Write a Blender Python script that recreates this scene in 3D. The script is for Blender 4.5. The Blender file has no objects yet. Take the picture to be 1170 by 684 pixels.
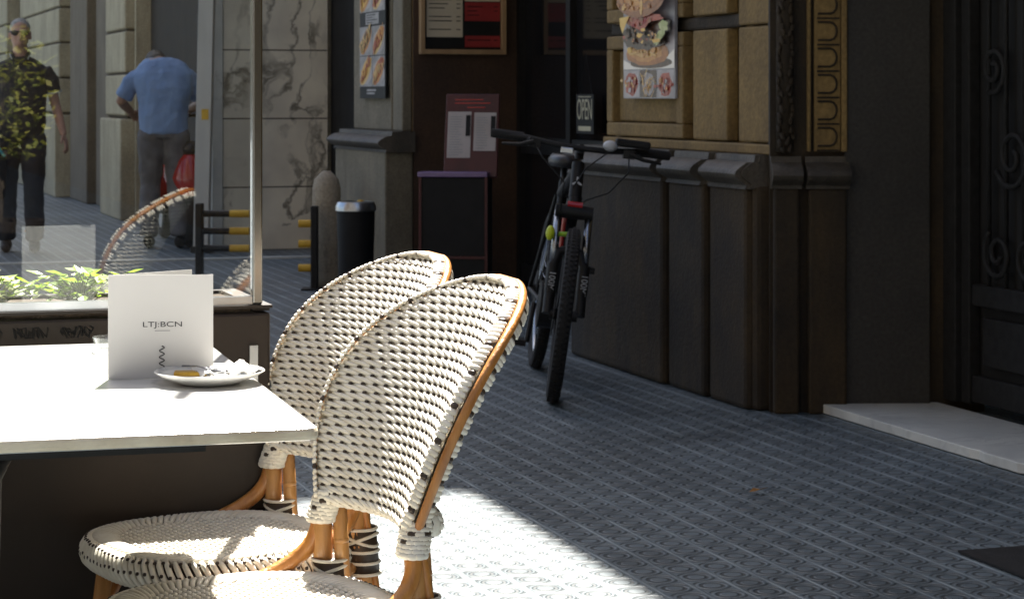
import bpy, math, random
from mathutils import Vector, Matrix, Quaternion
R = math.radians
random.seed(7)
scene = bpy.context.scene
COL = scene.collection

# ------------------------------------------------------------------ street frame
# t runs along the facade (towards the viewer), D runs into the facade, z up
TX, TY = 0.313, -0.950
DX, DY = 0.950, 0.313
WALL_ROT = math.atan2(TY, TX)
def F(t, D, z=0.0):
    return Vector((t*TX + D*DX, t*TY + D*DY, z))

# ------------------------------------------------------------------ materials
def new_mat(name):
    m = bpy.data.materials.new(name); m.use_nodes = True
    nt = m.node_tree; b = nt.nodes['Principled BSDF']
    return m, nt, b
def mat(name, c1, c2=None, rough=.6, metal=0, scale=8, bump=0.0, bscale=None, stretch=(1,1,1), spec=.5, coat=0, detail=6, lo=.35, hi=.65):
    m, nt, b = new_mat(name)
    b.inputs['Roughness'].default_value = rough; b.inputs['Metallic'].default_value = metal
    b.inputs['Specular IOR Level'].default_value = spec
    b.inputs['Coat Weight'].default_value = coat
    N, L = nt.nodes, nt.links
    tc = N.new('ShaderNodeTexCoord'); mp = N.new('ShaderNodeMapping'); mp.inputs['Scale'].default_value = stretch
    L.new(tc.outputs['Object'], mp.inputs['Vector'])
    if c2 is None:
        c2 = tuple(x*.82 for x in c1)
    nz = N.new('ShaderNodeTexNoise'); nz.inputs['Scale'].default_value = scale; nz.inputs['Detail'].default_value = detail
    L.new(mp.outputs[0], nz.inputs['Vector'])
    cr = N.new('ShaderNodeValToRGB'); cr.color_ramp.elements[0].position = lo; cr.color_ramp.elements[1].position = hi
    cr.color_ramp.elements[0].color = (*c2, 1); cr.color_ramp.elements[1].color = (*c1, 1)
    L.new(nz.outputs['Fac'], cr.inputs['Fac']); L.new(cr.outputs['Color'], b.inputs['Base Color'])
    if bump:
        n2 = N.new('ShaderNodeTexNoise'); n2.inputs['Scale'].default_value = bscale or scale*4; n2.inputs['Detail'].default_value = 8
        L.new(mp.outputs[0], n2.inputs['Vector'])
        bp = N.new('ShaderNodeBump'); bp.inputs['Strength'].default_value = bump; bp.inputs['Distance'].default_value = .01
        L.new(n2.outputs['Fac'], bp.inputs['Height']); L.new(bp.outputs[0], b.inputs['Normal'])
    return m
def stone(name, c1, c2, c3, scale=2.5, bump=.5, rough=.85):
    """weathered stone: broad tone, vertical rain streaks, fine grain"""
    m, nt, b = new_mat(name); N, L = nt.nodes, nt.links
    b.inputs['Roughness'].default_value = rough
    tc = N.new('ShaderNodeTexCoord')
    n1 = N.new('ShaderNodeTexNoise'); n1.inputs['Scale'].default_value = scale; n1.inputs['Detail'].default_value = 8; n1.inputs['Roughness'].default_value = .65
    L.new(tc.outputs['Object'], n1.inputs['Vector'])
    mp = N.new('ShaderNodeMapping'); mp.inputs['Scale'].default_value = (3.2, 3.2, .8)
    L.new(tc.outputs['Object'], mp.inputs['Vector'])
    n2 = N.new('ShaderNodeTexNoise'); n2.inputs['Scale'].default_value = 1.6; n2.inputs['Detail'].default_value = 7; n2.inputs['Roughness'].default_value = .7
    L.new(mp.outputs[0], n2.inputs['Vector'])
    n3 = N.new('ShaderNodeTexNoise'); n3.inputs['Scale'].default_value = 70; n3.inputs['Detail'].default_value = 6
    L.new(tc.outputs['Object'], n3.inputs['Vector'])
    r1 = N.new('ShaderNodeValToRGB'); r1.color_ramp.elements[0].position = .33; r1.color_ramp.elements[1].position = .66
    r1.color_ramp.elements[0].color = (*c2, 1); r1.color_ramp.elements[1].color = (*c1, 1)
    L.new(n1.outputs['Fac'], r1.inputs['Fac'])
    r2 = N.new('ShaderNodeValToRGB'); r2.color_ramp.elements[0].position = .45; r2.color_ramp.elements[1].position = .72
    L.new(n2.outputs['Fac'], r2.inputs['Fac'])
    mx = N.new('ShaderNodeMixRGB'); mx.inputs['Color2'].default_value = (*c3, 1)
    sc = N.new('ShaderNodeMath'); sc.operation = 'MULTIPLY'; sc.inputs[1].default_value = .6
    L.new(r2.outputs['Color'], sc.inputs[0]); L.new(sc.outputs[0], mx.inputs['Fac']); L.new(r1.outputs['Color'], mx.inputs['Color1'])
    m2 = N.new('ShaderNodeMixRGB'); m2.blend_type = 'OVERLAY'; m2.inputs['Fac'].default_value = .5
    L.new(mx.outputs[0], m2.inputs['Color1']); L.new(n3.outputs['Fac'], m2.inputs['Color2'])
    L.new(m2.outputs[0], b.inputs['Base Color'])
    ad = N.new('ShaderNodeMath'); ad.operation = 'ADD'
    L.new(n3.outputs['Fac'], ad.inputs[0]); L.new(n1.outputs['Fac'], ad.inputs[1])
    bp = N.new('ShaderNodeBump'); bp.inputs['Strength'].default_value = bump; bp.inputs['Distance'].default_value = .008
    L.new(ad.outputs[0], bp.inputs['Height']); L.new(bp.outputs[0], b.inputs['Normal'])
    return m
def marble_mat(name, base, base2, vein, scale, rough, lo=.47, hi=.53, amount=1.0, distort=2.5):
    m, nt, b = new_mat(name); N, L = nt.nodes, nt.links
    b.inputs['Roughness'].default_value = rough
    tc = N.new('ShaderNodeTexCoord')
    n0 = N.new('ShaderNodeTexNoise'); n0.inputs['Scale'].default_value = scale*.8; n0.inputs['Detail'].default_value = 5
    L.new(tc.outputs['Object'], n0.inputs['Vector'])
    mxv = N.new('ShaderNodeMixRGB'); mxv.inputs['Fac'].default_value = .35
    mpv = N.new('ShaderNodeMapping'); mpv.inputs['Rotation'].default_value = (R(20), R(38), R(15)); mpv.inputs['Scale'].default_value = (1.0, 1.0, .38)
    L.new(tc.outputs['Object'], mpv.inputs['Vector']); L.new(mpv.outputs[0], mxv.inputs['Color1']); L.new(n0.outputs['Color'], mxv.inputs['Color2'])
    n1 = N.new('ShaderNodeTexNoise'); n1.inputs['Scale'].default_value = scale; n1.inputs['Detail'].default_value = 7; n1.inputs['Distortion'].default_value = distort
    L.new(mxv.outputs[0], n1.inputs['Vector'])
    cr = N.new('ShaderNodeValToRGB'); e = cr.color_ramp.elements
    e[0].position = lo; e[0].color = (0,0,0,1); e[1].position = (lo+hi)/2; e[1].color = (1,1,1,1)
    e2 = e.new(hi); e2.color = (0,0,0,1)
    L.new(n1.outputs['Fac'], cr.inputs['Fac'])
    r0 = N.new('ShaderNodeValToRGB'); r0.color_ramp.elements[0].position = .35; r0.color_ramp.elements[1].position = .65
    r0.color_ramp.elements[0].color = (*base2, 1); r0.color_ramp.elements[1].color = (*base, 1)
    L.new(n0.outputs['Fac'], r0.inputs['Fac'])
    n4r = N.new('ShaderNodeTexNoise'); n4r.inputs['Scale'].default_value = scale*.9; n4r.inputs['Detail'].default_value = 4
    n4 = N.new('ShaderNodeValToRGB'); n4.color_ramp.elements[0].position = .36; n4.color_ramp.elements[1].position = .58; L.new(n4r.outputs['Fac'], n4.inputs['Fac'])
    L.new(tc.outputs['Object'], n4r.inputs['Vector'])
    mu = N.new('ShaderNodeMath'); mu.operation = 'MULTIPLY'; L.new(cr.outputs['Color'], mu.inputs[0]); L.new(n4.outputs['Color'], mu.inputs[1])
    mu2 = N.new('ShaderNodeMath'); mu2.operation = 'MULTIPLY'; mu2.inputs[1].default_value = .95*1.1*amount; mu2.use_clamp = True
    L.new(mu.outputs[0], mu2.inputs[0])
    mx = N.new('ShaderNodeMixRGB'); mx.inputs['Color2'].default_value = (*vein, 1)
    L.new(mu2.outputs[0], mx.inputs['Fac']); L.new(r0.outputs['Color'], mx.inputs['Color1'])
    L.new(mx.outputs[0], b.inputs['Base Color'])
    return m
def panot_mat():
    """grey hydraulic pavement tiles: 10 cm relief cells, ring in each, pale dusty joints"""
    m, nt, b = new_mat('panot'); N, L = nt.nodes, nt.links
    def math_(op, a, bb=None, clamp=False):
        n = N.new('ShaderNodeMath'); n.operation = op; n.use_clamp = clamp
        for i, v in enumerate((a, bb)):
            if v is None: continue
            if isinstance(v, (int, float)): n.inputs[i].default_value = v
            else: L.new(v, n.inputs[i])
        return n.outputs[0]
    tc = N.new('ShaderNodeTexCoord'); mp = N.new('ShaderNodeMapping')
    mp.inputs['Rotation'].default_value = (0, 0, -WALL_ROT)
    L.new(tc.outputs['Object'], mp.inputs['Vector'])
    sp = N.new('ShaderNodeSeparateXYZ'); L.new(mp.outputs[0], sp.inputs[0])
    C = .10
    def cell(sock, off=0):
        a = math_('DIVIDE', sock, C); a = math_('ADD', a, 500.0+off)
        fr = math_('FRACT', a); return math_('SUBTRACT', fr, .5), math_('FLOOR', a)
    p, pi_ = cell(sp.outputs['X']); q, qi = cell(sp.outputs['Y'])
    r = math_('SQRT', math_('ADD', math_('POWER', math_('ABSOLUTE', p), 2.0), math_('POWER', math_('ABSOLUTE', q), 2.0)))
    def band(v, c, w):
        d = math_('ABSOLUTE', math_('SUBTRACT', v, c)); d = math_('DIVIDE', d, w)
        return math_('SUBTRACT', 1.0, d, True)
    ring1 = band(r, .27, .075); ring2 = band(r, .455, .07)
    clipq = math_('LESS_THAN', math_('ABSOLUTE', q), .40)
    ring2 = math_('MULTIPLY', ring2, clipq)
    ring1 = math_('MULTIPLY', ring1, 1.7, True); ring2 = math_('MULTIPLY', ring2, 1.1, True)
    groove = math_('MAXIMUM', ring1, ring2)
    jq = band(math_('ABSOLUTE', q), .5, .06)
    # tile joint every 2 cells
    pj = math_('FRACT', math_('DIVIDE', math_('ADD', math_('DIVIDE', sp.outputs['X'], C), 500.0), 2.0))
    jp = band(math_('ABSOLUTE', math_('SUBTRACT', pj, .5)), .5, .022)
    nz = N.new('ShaderNodeTexNoise'); nz.inputs['Scale'].default_value = 1.3; nz.inputs['Detail'].default_value = 8; nz.inputs['Roughness'].default_value = .7
    L.new(mp.outputs[0], nz.inputs['Vector'])
    nf = N.new('ShaderNodeTexNoise'); nf.inputs['Scale'].default_value = 90; nf.inputs['Detail'].default_value = 5
    L.new(mp.outputs[0], nf.inputs['Vector'])
    # per-tile tone
    tl = N.new('ShaderNodeCombineXYZ')
    L.new(math_('FLOOR', math_('DIVIDE', pi_, 2.0)), tl.inputs[0]); L.new(math_('FLOOR', math_('DIVIDE', qi, 2.0)), tl.inputs[1])
    wn = N.new('ShaderNodeTexWhiteNoise'); wn.noise_dimensions = '3D'; L.new(tl.outputs[0], wn.inputs['Vector'])
    tone = math_('ADD', math_('MULTIPLY', wn.outputs['Value'], .30), math_('MULTIPLY', nz.outputs['Fac'], .9))
    tone = math_('ADD', tone, math_('MULTIPLY', nf.outputs['Fac'], .25))
    n_big = N.new('ShaderNodeTexNoise'); n_big.inputs['Scale'].default_value = .55; n_big.inputs['Detail'].default_value = 6; n_big.inputs['Roughness'].default_value = .6
    L.new(mp.outputs[0], n_big.inputs['Vector'])
    tone = math_('ADD', tone, math_('MULTIPLY', math_('SUBTRACT', n_big.outputs['Fac'], .5), .9))
    vor = N.new('ShaderNodeTexVoronoi'); vor.inputs['Scale'].default_value = 3.1
    L.new(mp.outputs[0], vor.inputs['Vector'])
    gum = math_('LESS_THAN', vor.outputs['Distance'], .055)
    tone = math_('SUBTRACT', tone, math_('MULTIPLY', gum, .35))
    cr = N.new('ShaderNodeValToRGB'); cr.color_ramp.elements[0].position = .35; cr.color_ramp.elements[1].position = 1.0
    cr.color_ramp.elements[0].color = (.062, .079, .089, 1); cr.color_ramp.elements[1].color = (.160, .200, .221, 1)
    L.new(tone, cr.inputs['Fac'])
    mx = N.new('ShaderNodeMixRGB'); mx.inputs['Color2'].default_value = (.052, .060, .065, 1)
    L.new(math_('MULTIPLY', groove, .92), mx.inputs['Fac']); L.new(cr.outputs['Color'], mx.inputs['Color1'])
    m2 = N.new('ShaderNodeMixRGB'); m2.inputs['Color2'].default_value = (.42, .48, .50, 1)
    jn = N.new('ShaderNodeTexNoise'); jn.inputs['Scale'].default_value = 5; jn.inputs['Detail'].default_value = 4
    L.new(mp.outputs[0], jn.inputs['Vector'])
    jr = N.new('ShaderNodeValToRGB'); jr.color_ramp.elements[0].position = .4; jr.color_ramp.elements[1].position = .6
    L.new(jn.outputs['Fac'], jr.inputs['Fac'])
    jf = math_('MULTIPLY', math_('ADD', math_('MULTIPLY', jr.outputs['Color'], .8), .10), math_('MAXIMUM', jq, math_('MULTIPLY', jp, .6)))
    L.new(jf, m2.inputs['Fac']); L.new(mx.outputs[0], m2.inputs['Color1'])
    L.new(m2.outputs[0], b.inputs['Base Color'])
    h = math_('SUBTRACT', math_('MULTIPLY', jq, .35), groove)
    h = math_('ADD', h, math_('MULTIPLY', nf.outputs['Fac'], .25))
    h = math_('SUBTRACT', h, math_('MULTIPLY', jp, .6))
    bp = N.new('ShaderNodeBump'); bp.inputs['Strength'].default_value = .75; bp.inputs['Distance'].default_value = .0045
    L.new(h, bp.inputs['Height']); L.new(bp.outputs[0], b.inputs['Normal'])
    rr = math_('ADD', math_('MULTIPLY', nz.outputs['Fac'], .5), .18)
    L.new(rr, b.inputs['Roughness'])
    return m
def glass_mat(name, tint=(.97, .985, .98), base=.058):
    m, nt, b = new_mat(name); N, L = nt.nodes, nt.links
    N.remove(b); out = N['Material Output']
    tr = N.new('ShaderNodeBsdfTransparent'); tr.inputs[0].default_value = (*tint, 1)
    gl = N.new('ShaderNodeBsdfGlossy'); gl.inputs['Roughness'].default_value = 0.0
    lw = N.new('ShaderNodeLayerWeight'); lw.inputs[0].default_value = .5
    pw = N.new('ShaderNodeMath'); pw.operation = 'POWER'; pw.inputs[1].default_value = 4.0
    L.new(lw.outputs['Facing'], pw.inputs[0])
    ml = N.new('ShaderNodeMath'); ml.operation = 'MULTIPLY_ADD'; ml.inputs[1].default_value = .8; ml.inputs[2].default_value = base
    L.new(pw.outputs[0], ml.inputs[0])
    mx = N.new('ShaderNodeMixShader'); L.new(ml.outputs[0], mx.inputs[0]); L.new(tr.outputs[0], mx.inputs[1]); L.new(gl.outputs[0], mx.inputs[2])
    L.new(mx.outputs[0], out.inputs['Surface'])
    return m
def leaf_mat(name, c1, c2):
    m = mat(name, c1, c2, rough=.5, scale=14)
    nt = m.node_tree; N, L = nt.nodes, nt.links; b = N['Principled BSDF']; out = N['Material Output']
    tl = N.new('ShaderNodeBsdfTranslucent'); tl.inputs[0].default_value = (c1[0]*1.4, c1[1]*1.5, c1[2]*.8, 1)
    mx = N.new('ShaderNodeMixShader'); mx.inputs[0].default_value = .35
    L.new(b.outputs[0], mx.inputs[1]); L.new(tl.outputs[0], mx.inputs[2]); L.new(mx.outputs[0], out.inputs['Surface'])
    return m

M = {}
M['panot'] = panot_mat()
M['sand'] = stone('sandstone', (.25,.165,.058), (.165,.106,.038), (.08,.052,.022), 2.2, .4)
M['sand_base'] = stone('shade_dark_sandstone', (.034,.023,.011), (.012,.009,.006), (.070,.043,.015), 4.0, .5)  # near-black shade of the lower wall put into the colour, plus brown patches
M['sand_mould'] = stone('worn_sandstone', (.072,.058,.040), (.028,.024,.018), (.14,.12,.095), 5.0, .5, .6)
M['sand_grey'] = stone('grey_sandstone', (.23,.198,.138), (.14,.122,.085), (.08,.068,.048), 2.6, .45)
M['stone_far'] = stone('far_stone', (.50,.43,.29), (.36,.31,.21), (.17,.145,.10), 1.2, .4)
M['stone_far_dark'] = stone('far_dark_stone', (.17,.14,.10), (.11,.09,.065), (.22,.18,.13), 1.6, .4)
M['redwall'] = stone('brown_stone', (.075,.041,.022), (.042,.025,.016), (.03,.018,.013), 2.5, .3)
M['dark_stone'] = stone('dark_stone', (.042,.040,.036), (.028,.027,.026), (.05,.046,.04), 2.0, .3)
M['joint'] = mat('stone_joint', (.05,.042,.03), rough=.95)
M['marble_clad'] = marble_mat('marble_cladding', (.84,.78,.63), (.63,.58,.48), (.20,.18,.14), 2.8, .35, .458, .542, 1.0, 1.3)
M['table_marble'] = marble_mat('table_marble', (.66,.65,.62), (.60,.60,.59), (.38,.38,.40), 2.2, .14, .46, .54, .75, 1.8)
M['table_edge'] = mat('worn_marble_edge', (.80,.71,.54), (.60,.50,.35), rough=.6, scale=14, bump=.5, bscale=40)
M['step_marble'] = marble_mat('step_marble', (.68,.68,.62), (.50,.51,.48), (.36,.36,.34), 3.0, .45, .45, .55, .5)
M['plaster'] = stone('plaster', (.17,.125,.085), (.13,.095,.065), (.09,.07,.05), .6, .2)
M['black_metal'] = mat('black_metal', (.013,.013,.0135), (.008,.008,.0085), rough=.5, scale=20, spec=.3)
M['iron'] = mat('wrought_iron', (.022,.022,.022), (.014,.014,.014), rough=.7, scale=30, bump=.15, spec=.25)
M['dark_panel'] = mat('dark_panel', (.024,.024,.024), (.017,.017,.017), rough=.75, scale=6, spec=.2)
M['grey_metal'] = mat('grey_metal', (.58,.58,.55), (.44,.44,.42), rough=.5, metal=.0, scale=4, stretch=(1,1,.2))
M['chrome'] = mat('polished_steel', (.30,.30,.29), (.20,.20,.19), rough=.22, metal=1.0, scale=6, stretch=(1,1,.1))
M['brushed'] = mat('brushed_steel', (.55,.57,.60), (.42,.44,.47), rough=.28, metal=1.0, scale=12)
M['planter'] = mat('planter_brown', (.036,.026,.020), (.022,.017,.0135), rough=.5, spec=.3, scale=3, bump=.06, bscale=60)
M['planter_lip'] = mat('planter_lip', (.62,.56,.47), (.5,.45,.38), rough=.5, scale=10)
M['squiggle'] = mat('dark_squiggle', (.012,.012,.012), rough=.6)  # near-black for the thin wavy lines on the planter front
M['soil'] = mat('soil', (.09,.065,.045), (.04,.03,.02), rough=.95, scale=30, bump=.8)
M['glass'] = glass_mat('clear_glass')
M['door_glass'] = mat('dark_door_glass', (.012,.012,.013), rough=.06, scale=3)
M['yellow'] = mat('yellow_plastic', (.70,.42,.03), (.58,.33,.02), rough=.5, scale=15)
M['bollard'] = stone('bollard_stone', (.40,.34,.25), (.28,.235,.17), (.10,.085,.065), 6.0, .6)
M['black_plastic'] = mat('black_plastic', (.013,.013,.0135), (.009,.009,.0095), rough=.6, scale=12, spec=.25)
M['rubber'] = mat('rubber', (.011,.011,.0115), rough=.85, scale=40, bump=.2)
M['cream'] = mat('cream_cane', (.85,.81,.71), (.77,.715,.60), rough=.38, scale=30, bump=.08, bscale=200)
M['cream_shade'] = mat('shaded_cane_core', (.52,.47,.37), (.40,.35,.27), rough=.6, scale=30)  # darker cream: shade between the strands put into the colour
M['brown_cane'] = mat('dark_brown_cane', (.055,.035,.022), (.035,.022,.015), rough=.45, scale=40)
M['rattan'] = mat('rattan', (.56,.25,.062), (.33,.125,.030), rough=.36, scale=22, stretch=(2,2,.5), bump=.25, bscale=70, coat=.25, lo=.3, hi=.7)
M['rattan_pale'] = mat('pale_rattan', (.60,.32,.11), (.40,.18,.055), rough=.38, scale=26, stretch=(2,2,.4), bump=.2, coat=.2, lo=.3, hi=.7)
M['paper'] = mat('white_card', (.60,.595,.58), (.58,.575,.56), rough=.6, scale=3)
M['ink'] = mat('black_ink', (.03,.03,.035), rough=.6)
M['ink_grey'] = mat('grey_ink', (.35,.35,.36), rough=.6)
M['china'] = mat('white_china', (.82,.82,.79), (.79,.79,.76), rough=.12, scale=3, coat=.5)
M['napkin'] = mat('paper_napkin', (.80,.79,.76), rough=.8, scale=30, bump=.2)
M['packet'] = mat('yellow_packet', (.62,.36,.02), (.50,.27,.015), rough=.4, scale=40)
M['leaf'] = leaf_mat('bright_leaf', (.24,.33,.06), (.12,.20,.03))
M['leaf_yellow'] = leaf_mat('yellow_leaf', (.36,.33,.07), (.18,.22,.04))
M['sun_white_leaf'] = leaf_mat('sun_white_leaf', (.72,.72,.66), (.6,.62,.5))  # sun-blown white of the leaves put into their colour
M['stem'] = mat('plant_stem', (.10,.13,.04), rough=.7)
M['bark'] = mat('bark', (.10,.075,.05), (.06,.045,.03), rough=.9, scale=20, bump=.5)
M['terracotta'] = mat('terracotta', (.36,.16,.08), rough=.8, scale=10)
M['skin'] = mat('skin', (.50,.29,.21), (.43,.23,.165), rough=.5, scale=25)
M['skin_tan'] = mat('tanned_skin', (.36,.20,.13), (.29,.155,.10), rough=.5, scale=25)
M['hair_grey'] = mat('grey_hair', (.42,.41,.39), (.20,.195,.185), rough=.7, scale=60, stretch=(1,1,.3), bump=.4)
M['hair_dark'] = mat('dark_hair', (.07,.055,.04), (.03,.025,.02), rough=.6, scale=60, bump=.4)
M['black_cloth'] = mat('black_cloth', (.030,.031,.036), (.018,.019,.022), rough=.85, scale=9, bump=.5, bscale=14)
M['white_cloth'] = mat('white_cloth', (.60,.60,.58), rough=.85, scale=30)
M['navy_cloth'] = mat('dark_trouser_cloth', (.026,.028,.036), (.015,.016,.022), rough=.9, scale=7, bump=.5, bscale=12)
M['blue_cloth'] = mat('blue_shirt_cloth', (.22,.34,.56), (.14,.235,.42), rough=.8, scale=7, bump=.6, bscale=11, stretch=(1,1,.5))
M['grey_cloth'] = mat('grey_trouser_cloth', (.17,.17,.18), (.10,.10,.11), rough=.9, scale=8, bump=.5, bscale=14)
M['orange'] = mat('orange_band', (.62,.24,.03), rough=.6)
M['cyan'] = mat('cyan_nylon', (.02,.42,.62), rough=.4)
M['red'] = mat('red_paint', (.45,.02,.02), (.36,.015,.015), rough=.25, scale=6, coat=.5)
M['dark_red'] = mat('dark_red_lacquer', (.075,.008,.009), (.05,.005,.006), rough=.4, scale=8)
M['purple_top'] = mat('violet_laminate', (.24,.16,.31), (.17,.11,.23), rough=.25, scale=5)
M['cream_page'] = mat('cream_page', (.62,.55,.42), (.55,.48,.36), rough=.6, scale=4)
M['white_page'] = mat('white_page', (.50,.46,.44), (.42,.38,.36), rough=.6, scale=6)
M['red_page'] = mat('red_page', (.34,.03,.03), (.26,.022,.022), rough=.5, scale=8)
M['wood_frame'] = mat('pale_wood_frame', (.42,.28,.15), (.30,.19,.10), rough=.4, scale=10, stretch=(1,1,.2))
M['poster_black'] = mat('poster_black', (.013,.013,.013), rough=.6, spec=.25)
M['poster_grey'] = mat('poster_plate_grey', (.34,.33,.35), (.16,.155,.165), rough=.35, scale=9)
M['bun'] = mat('bun_print', (.62,.27,.05), (.40,.13,.02), rough=.3, scale=9)
M['bun_pale'] = mat('pale_bun_print', (.72,.50,.20), (.56,.33,.10), rough=.3, scale=12)
M['patty'] = mat('patty_print', (.10,.045,.022), (.03,.015,.01), rough=.3, scale=26)
M['tomato'] = mat('tomato_print', (.42,.05,.02), (.25,.02,.012), rough=.3, scale=14)
M['cheese'] = mat('cheese_print', (.78,.50,.10), (.68,.34,.04), rough=.3, scale=14)
M['lettuce'] = mat('lettuce_print', (.50,.52,.24), (.26,.32,.08), rough=.3, scale=20)
M['plate_print'] = mat('plate_print', (.46,.42,.43), (.26,.23,.24), rough=.3, scale=6)
M['fries'] = mat('fries_print', (.75,.45,.10), (.40,.18,.04), rough=.3, scale=45)
M['sign_ink'] = mat('sign_cream', (.56,.52,.36), (.48,.44,.30), rough=.5)
M['neon_yellow'] = mat('lime_yellow', (.52,.62,.02), rough=.4)
M['lime'] = mat('lime_green', (.22,.40,.02), rough=.4)
M['decal_white'] = mat('white_decal', (.5,.52,.55), rough=.5)
M['silver'] = mat('silver_tube', (.34,.35,.37), rough=.25, metal=1.0)
M['leaf_dry'] = mat('dry_leaf', (.40,.22,.06), (.28,.13,.03), rough=.7, scale=60)
M['fabric_seat'] = mat('black_vinyl', (.02,.02,.022), rough=.4)

# ------------------------------------------------------------------ mesh builder
class MB:
    def __init__(s): s.v = []; s.f = []; s.m = []; s.mi = 0
    def add(s, vs, fs):
        o = len(s.v); s.v.extend([tuple(v) for v in vs]); s.f.extend([tuple(i+o for i in f) for f in fs]); s.m.extend([s.mi]*len(fs)); return s
    def box(s, c, d, rz=0, M4=None):
        hx, hy, hz = d[0]/2, d[1]/2, d[2]/2
        vs = [Vector((x, y, z)) for x in (-hx, hx) for y in (-hy, hy) for z in (-hz, hz)]
        if M4 is None: M4 = Matrix.Translation(c) @ Matrix.Rotation(rz, 4, 'Z')
        vs = [M4 @ v for v in vs]
        return s.add(vs, [(0,1,3,2),(4,6,7,5),(0,4,5,1),(2,3,7,6),(0,2,6,4),(1,5,7,3)])
    def bb(s, x0, x1, y0, y1, z0, z1):
        return s.box(((x0+x1)/2, (y0+y1)/2, (z0+z1)/2), (abs(x1-x0), abs(y1-y0), abs(z1-z0)))
    def tube(s, pts, r, n=10, cap=True, closed=False, flat=None):
        pts = [Vector(p) for p in pts]; k = len(pts)
        rs = r if isinstance(r, (list, tuple)) else [r]*k
        vs = []; prev = None
        for i, p in enumerate(pts):
            if closed: tg = pts[(i+1) % k] - pts[i-1]
            else: tg = pts[min(i+1, k-1)] - pts[max(i-1, 0)]
            tg = tg.normalized() if tg.length > 1e-9 else Vector((0,0,1))
            if prev is None:
                a = Vector((0,0,1)) if abs(tg.z) < .9 else Vector((1,0,0))
                nn = tg.cross(a).normalized()
            else:
                nn = (prev - tg*prev.dot(tg))
                nn = nn.normalized() if nn.length > 1e-6 else tg.orthogonal().normalized()
            prev = nn; bn = tg.cross(nn)
            for j in range(n):
                an = 2*math.pi*j/n
                vs.append(p + (nn*math.cos(an) + bn*math.sin(an)*(flat or 1))*rs[i])
        fs = []
        for i in range(k if closed else k-1):
            a, b = i*n, ((i+1) % k)*n
            for j in range(n): fs.append((a+j, a+(j+1) % n, b+(j+1) % n, b+j))
        if cap and not closed:
            fs.append(tuple(range(n))[::-1]); fs.append(tuple((k-1)*n+j for j in range(n)))
        return s.add(vs, fs)
    def lathe(s, prof, n=24, c=(0,0,0), sx=1, sy=1, cap=True):
        vs = []; c = Vector(c)
        for r, z in prof:
            for j in range(n):
                a = 2*math.pi*j/n; vs.append(c + Vector((r*math.cos(a)*sx, r*math.sin(a)*sy, z)))
        fs = []
        for i in range(len(prof)-1):
            for j in range(n): fs.append((i*n+j, i*n+(j+1) % n, (i+1)*n+(j+1) % n, (i+1)*n+j))
        if cap:
            fs.append(tuple(range(n))[::-1]); fs.append(tuple((len(prof)-1)*n+j for j in range(n)))
        return s.add(vs, fs)
    def loft(s, rings, n=20):
        """rings: (centre, rx, ry)"""
        vs = []
        for c, rx, ry in rings:
            for j in range(n):
                a = 2*math.pi*j/n; vs.append(Vector(c) + Vector((rx*math.cos(a), ry*math.sin(a), 0)))
        fs = []
        for i in range(len(rings)-1):
            for j in range(n): fs.append((i*n+j, i*n+(j+1) % n, (i+1)*n+(j+1) % n, (i+1)*n+j))
        fs.append(tuple(range(n))[::-1]); fs.append(tuple((len(rings)-1)*n+j for j in range(n)))
        return s.add(vs, fs)
    def ball(s, c, r, n=14, k=9, M3=None):
        rx, ry, rz = r if isinstance(r, (tuple, list)) else (r, r, r)
        vs = []; c = Vector(c)
        for i in range(k+1):
            ph = math.pi*(i/k) ; ph = min(max(ph, .02), math.pi-.02)
            for j in range(n):
                a = 2*math.pi*j/n
                v = Vector((rx*math.sin(ph)*math.cos(a), ry*math.sin(ph)*math.sin(a), -rz*math.cos(ph)))
                if M3 is not None: v = M3 @ v
                vs.append(c+v)
        fs = []
        for i in range(k):
            for j in range(n): fs.append((i*n+j, i*n+(j+1) % n, (i+1)*n+(j+1) % n, (i+1)*n+j))
        fs.append(tuple(range(n))[::-1]); fs.append(tuple(k*n+j for j in range(n)))
        return s.add(vs, fs)
    def prism(s, poly, y0, y1):
        """poly in (x,z), extruded along y"""
        n = len(poly)
        vs = [(x, y0, z) for x, z in poly] + [(x, y1, z) for x, z in poly]
        fs = [tuple(range(n)), tuple(range(2*n-1, n-1, -1))] + [(i, i+n, (i+1) % n + n, (i+1) % n) for i in range(n)]
        return s.add(vs, fs)
    def vprism(s, poly, z0, z1):
        n = len(poly)
        vs = [(x, y, z0) for x, y in poly] + [(x, y, z1) for x, y in poly]
        fs = [tuple(range(n))[::-1], tuple(range(n, 2*n))] + [(i, (i+1) % n, (i+1) % n + n, i+n) for i in range(n)]
        return s.add(vs, fs)
    def profile_x(s, prof, x0, x1):
        """prof polygon in (y,z) extruded along x"""
        n = len(prof)
        vs = [(x0, y, z) for y, z in prof] + [(x1, y, z) for y, z in prof]
        fs = [tuple(range(n)), tuple(range(2*n-1, n-1, -1))] + [(i, i+n, (i+1) % n + n, (i+1) % n) for i in range(n)]
        return s.add(vs, fs)
    def flat(s, poly, y):
        return s.add([(x, y, z) for x, z in poly], [tuple(range(len(poly)))])
    def bead(s, c, ax, up, nrm, L, h, w, n=6):
        """blunt strand piece: axis ax, half length L, half height h along up, half depth w along nrm"""
        vs = []
        for k, (a, q) in enumerate(((-1, .45), (-.72, .92), (0, 1.06), (.72, .92), (1, .45))):
            for j in range(n):
                an = 2*math.pi*(j+.5)/n
                vs.append(c + ax*(a*L) + up*(math.cos(an)*h*q) + nrm*(math.sin(an)*w*q))
        fs = []
        for i in range(4):
            for j in range(n): fs.append((i*n+j, i*n+(j+1) % n, (i+1)*n+(j+1) % n, (i+1)*n+j))
        fs.append(tuple(range(n))[::-1]); fs.append(tuple(4*n+j for j in range(n)))
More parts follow.
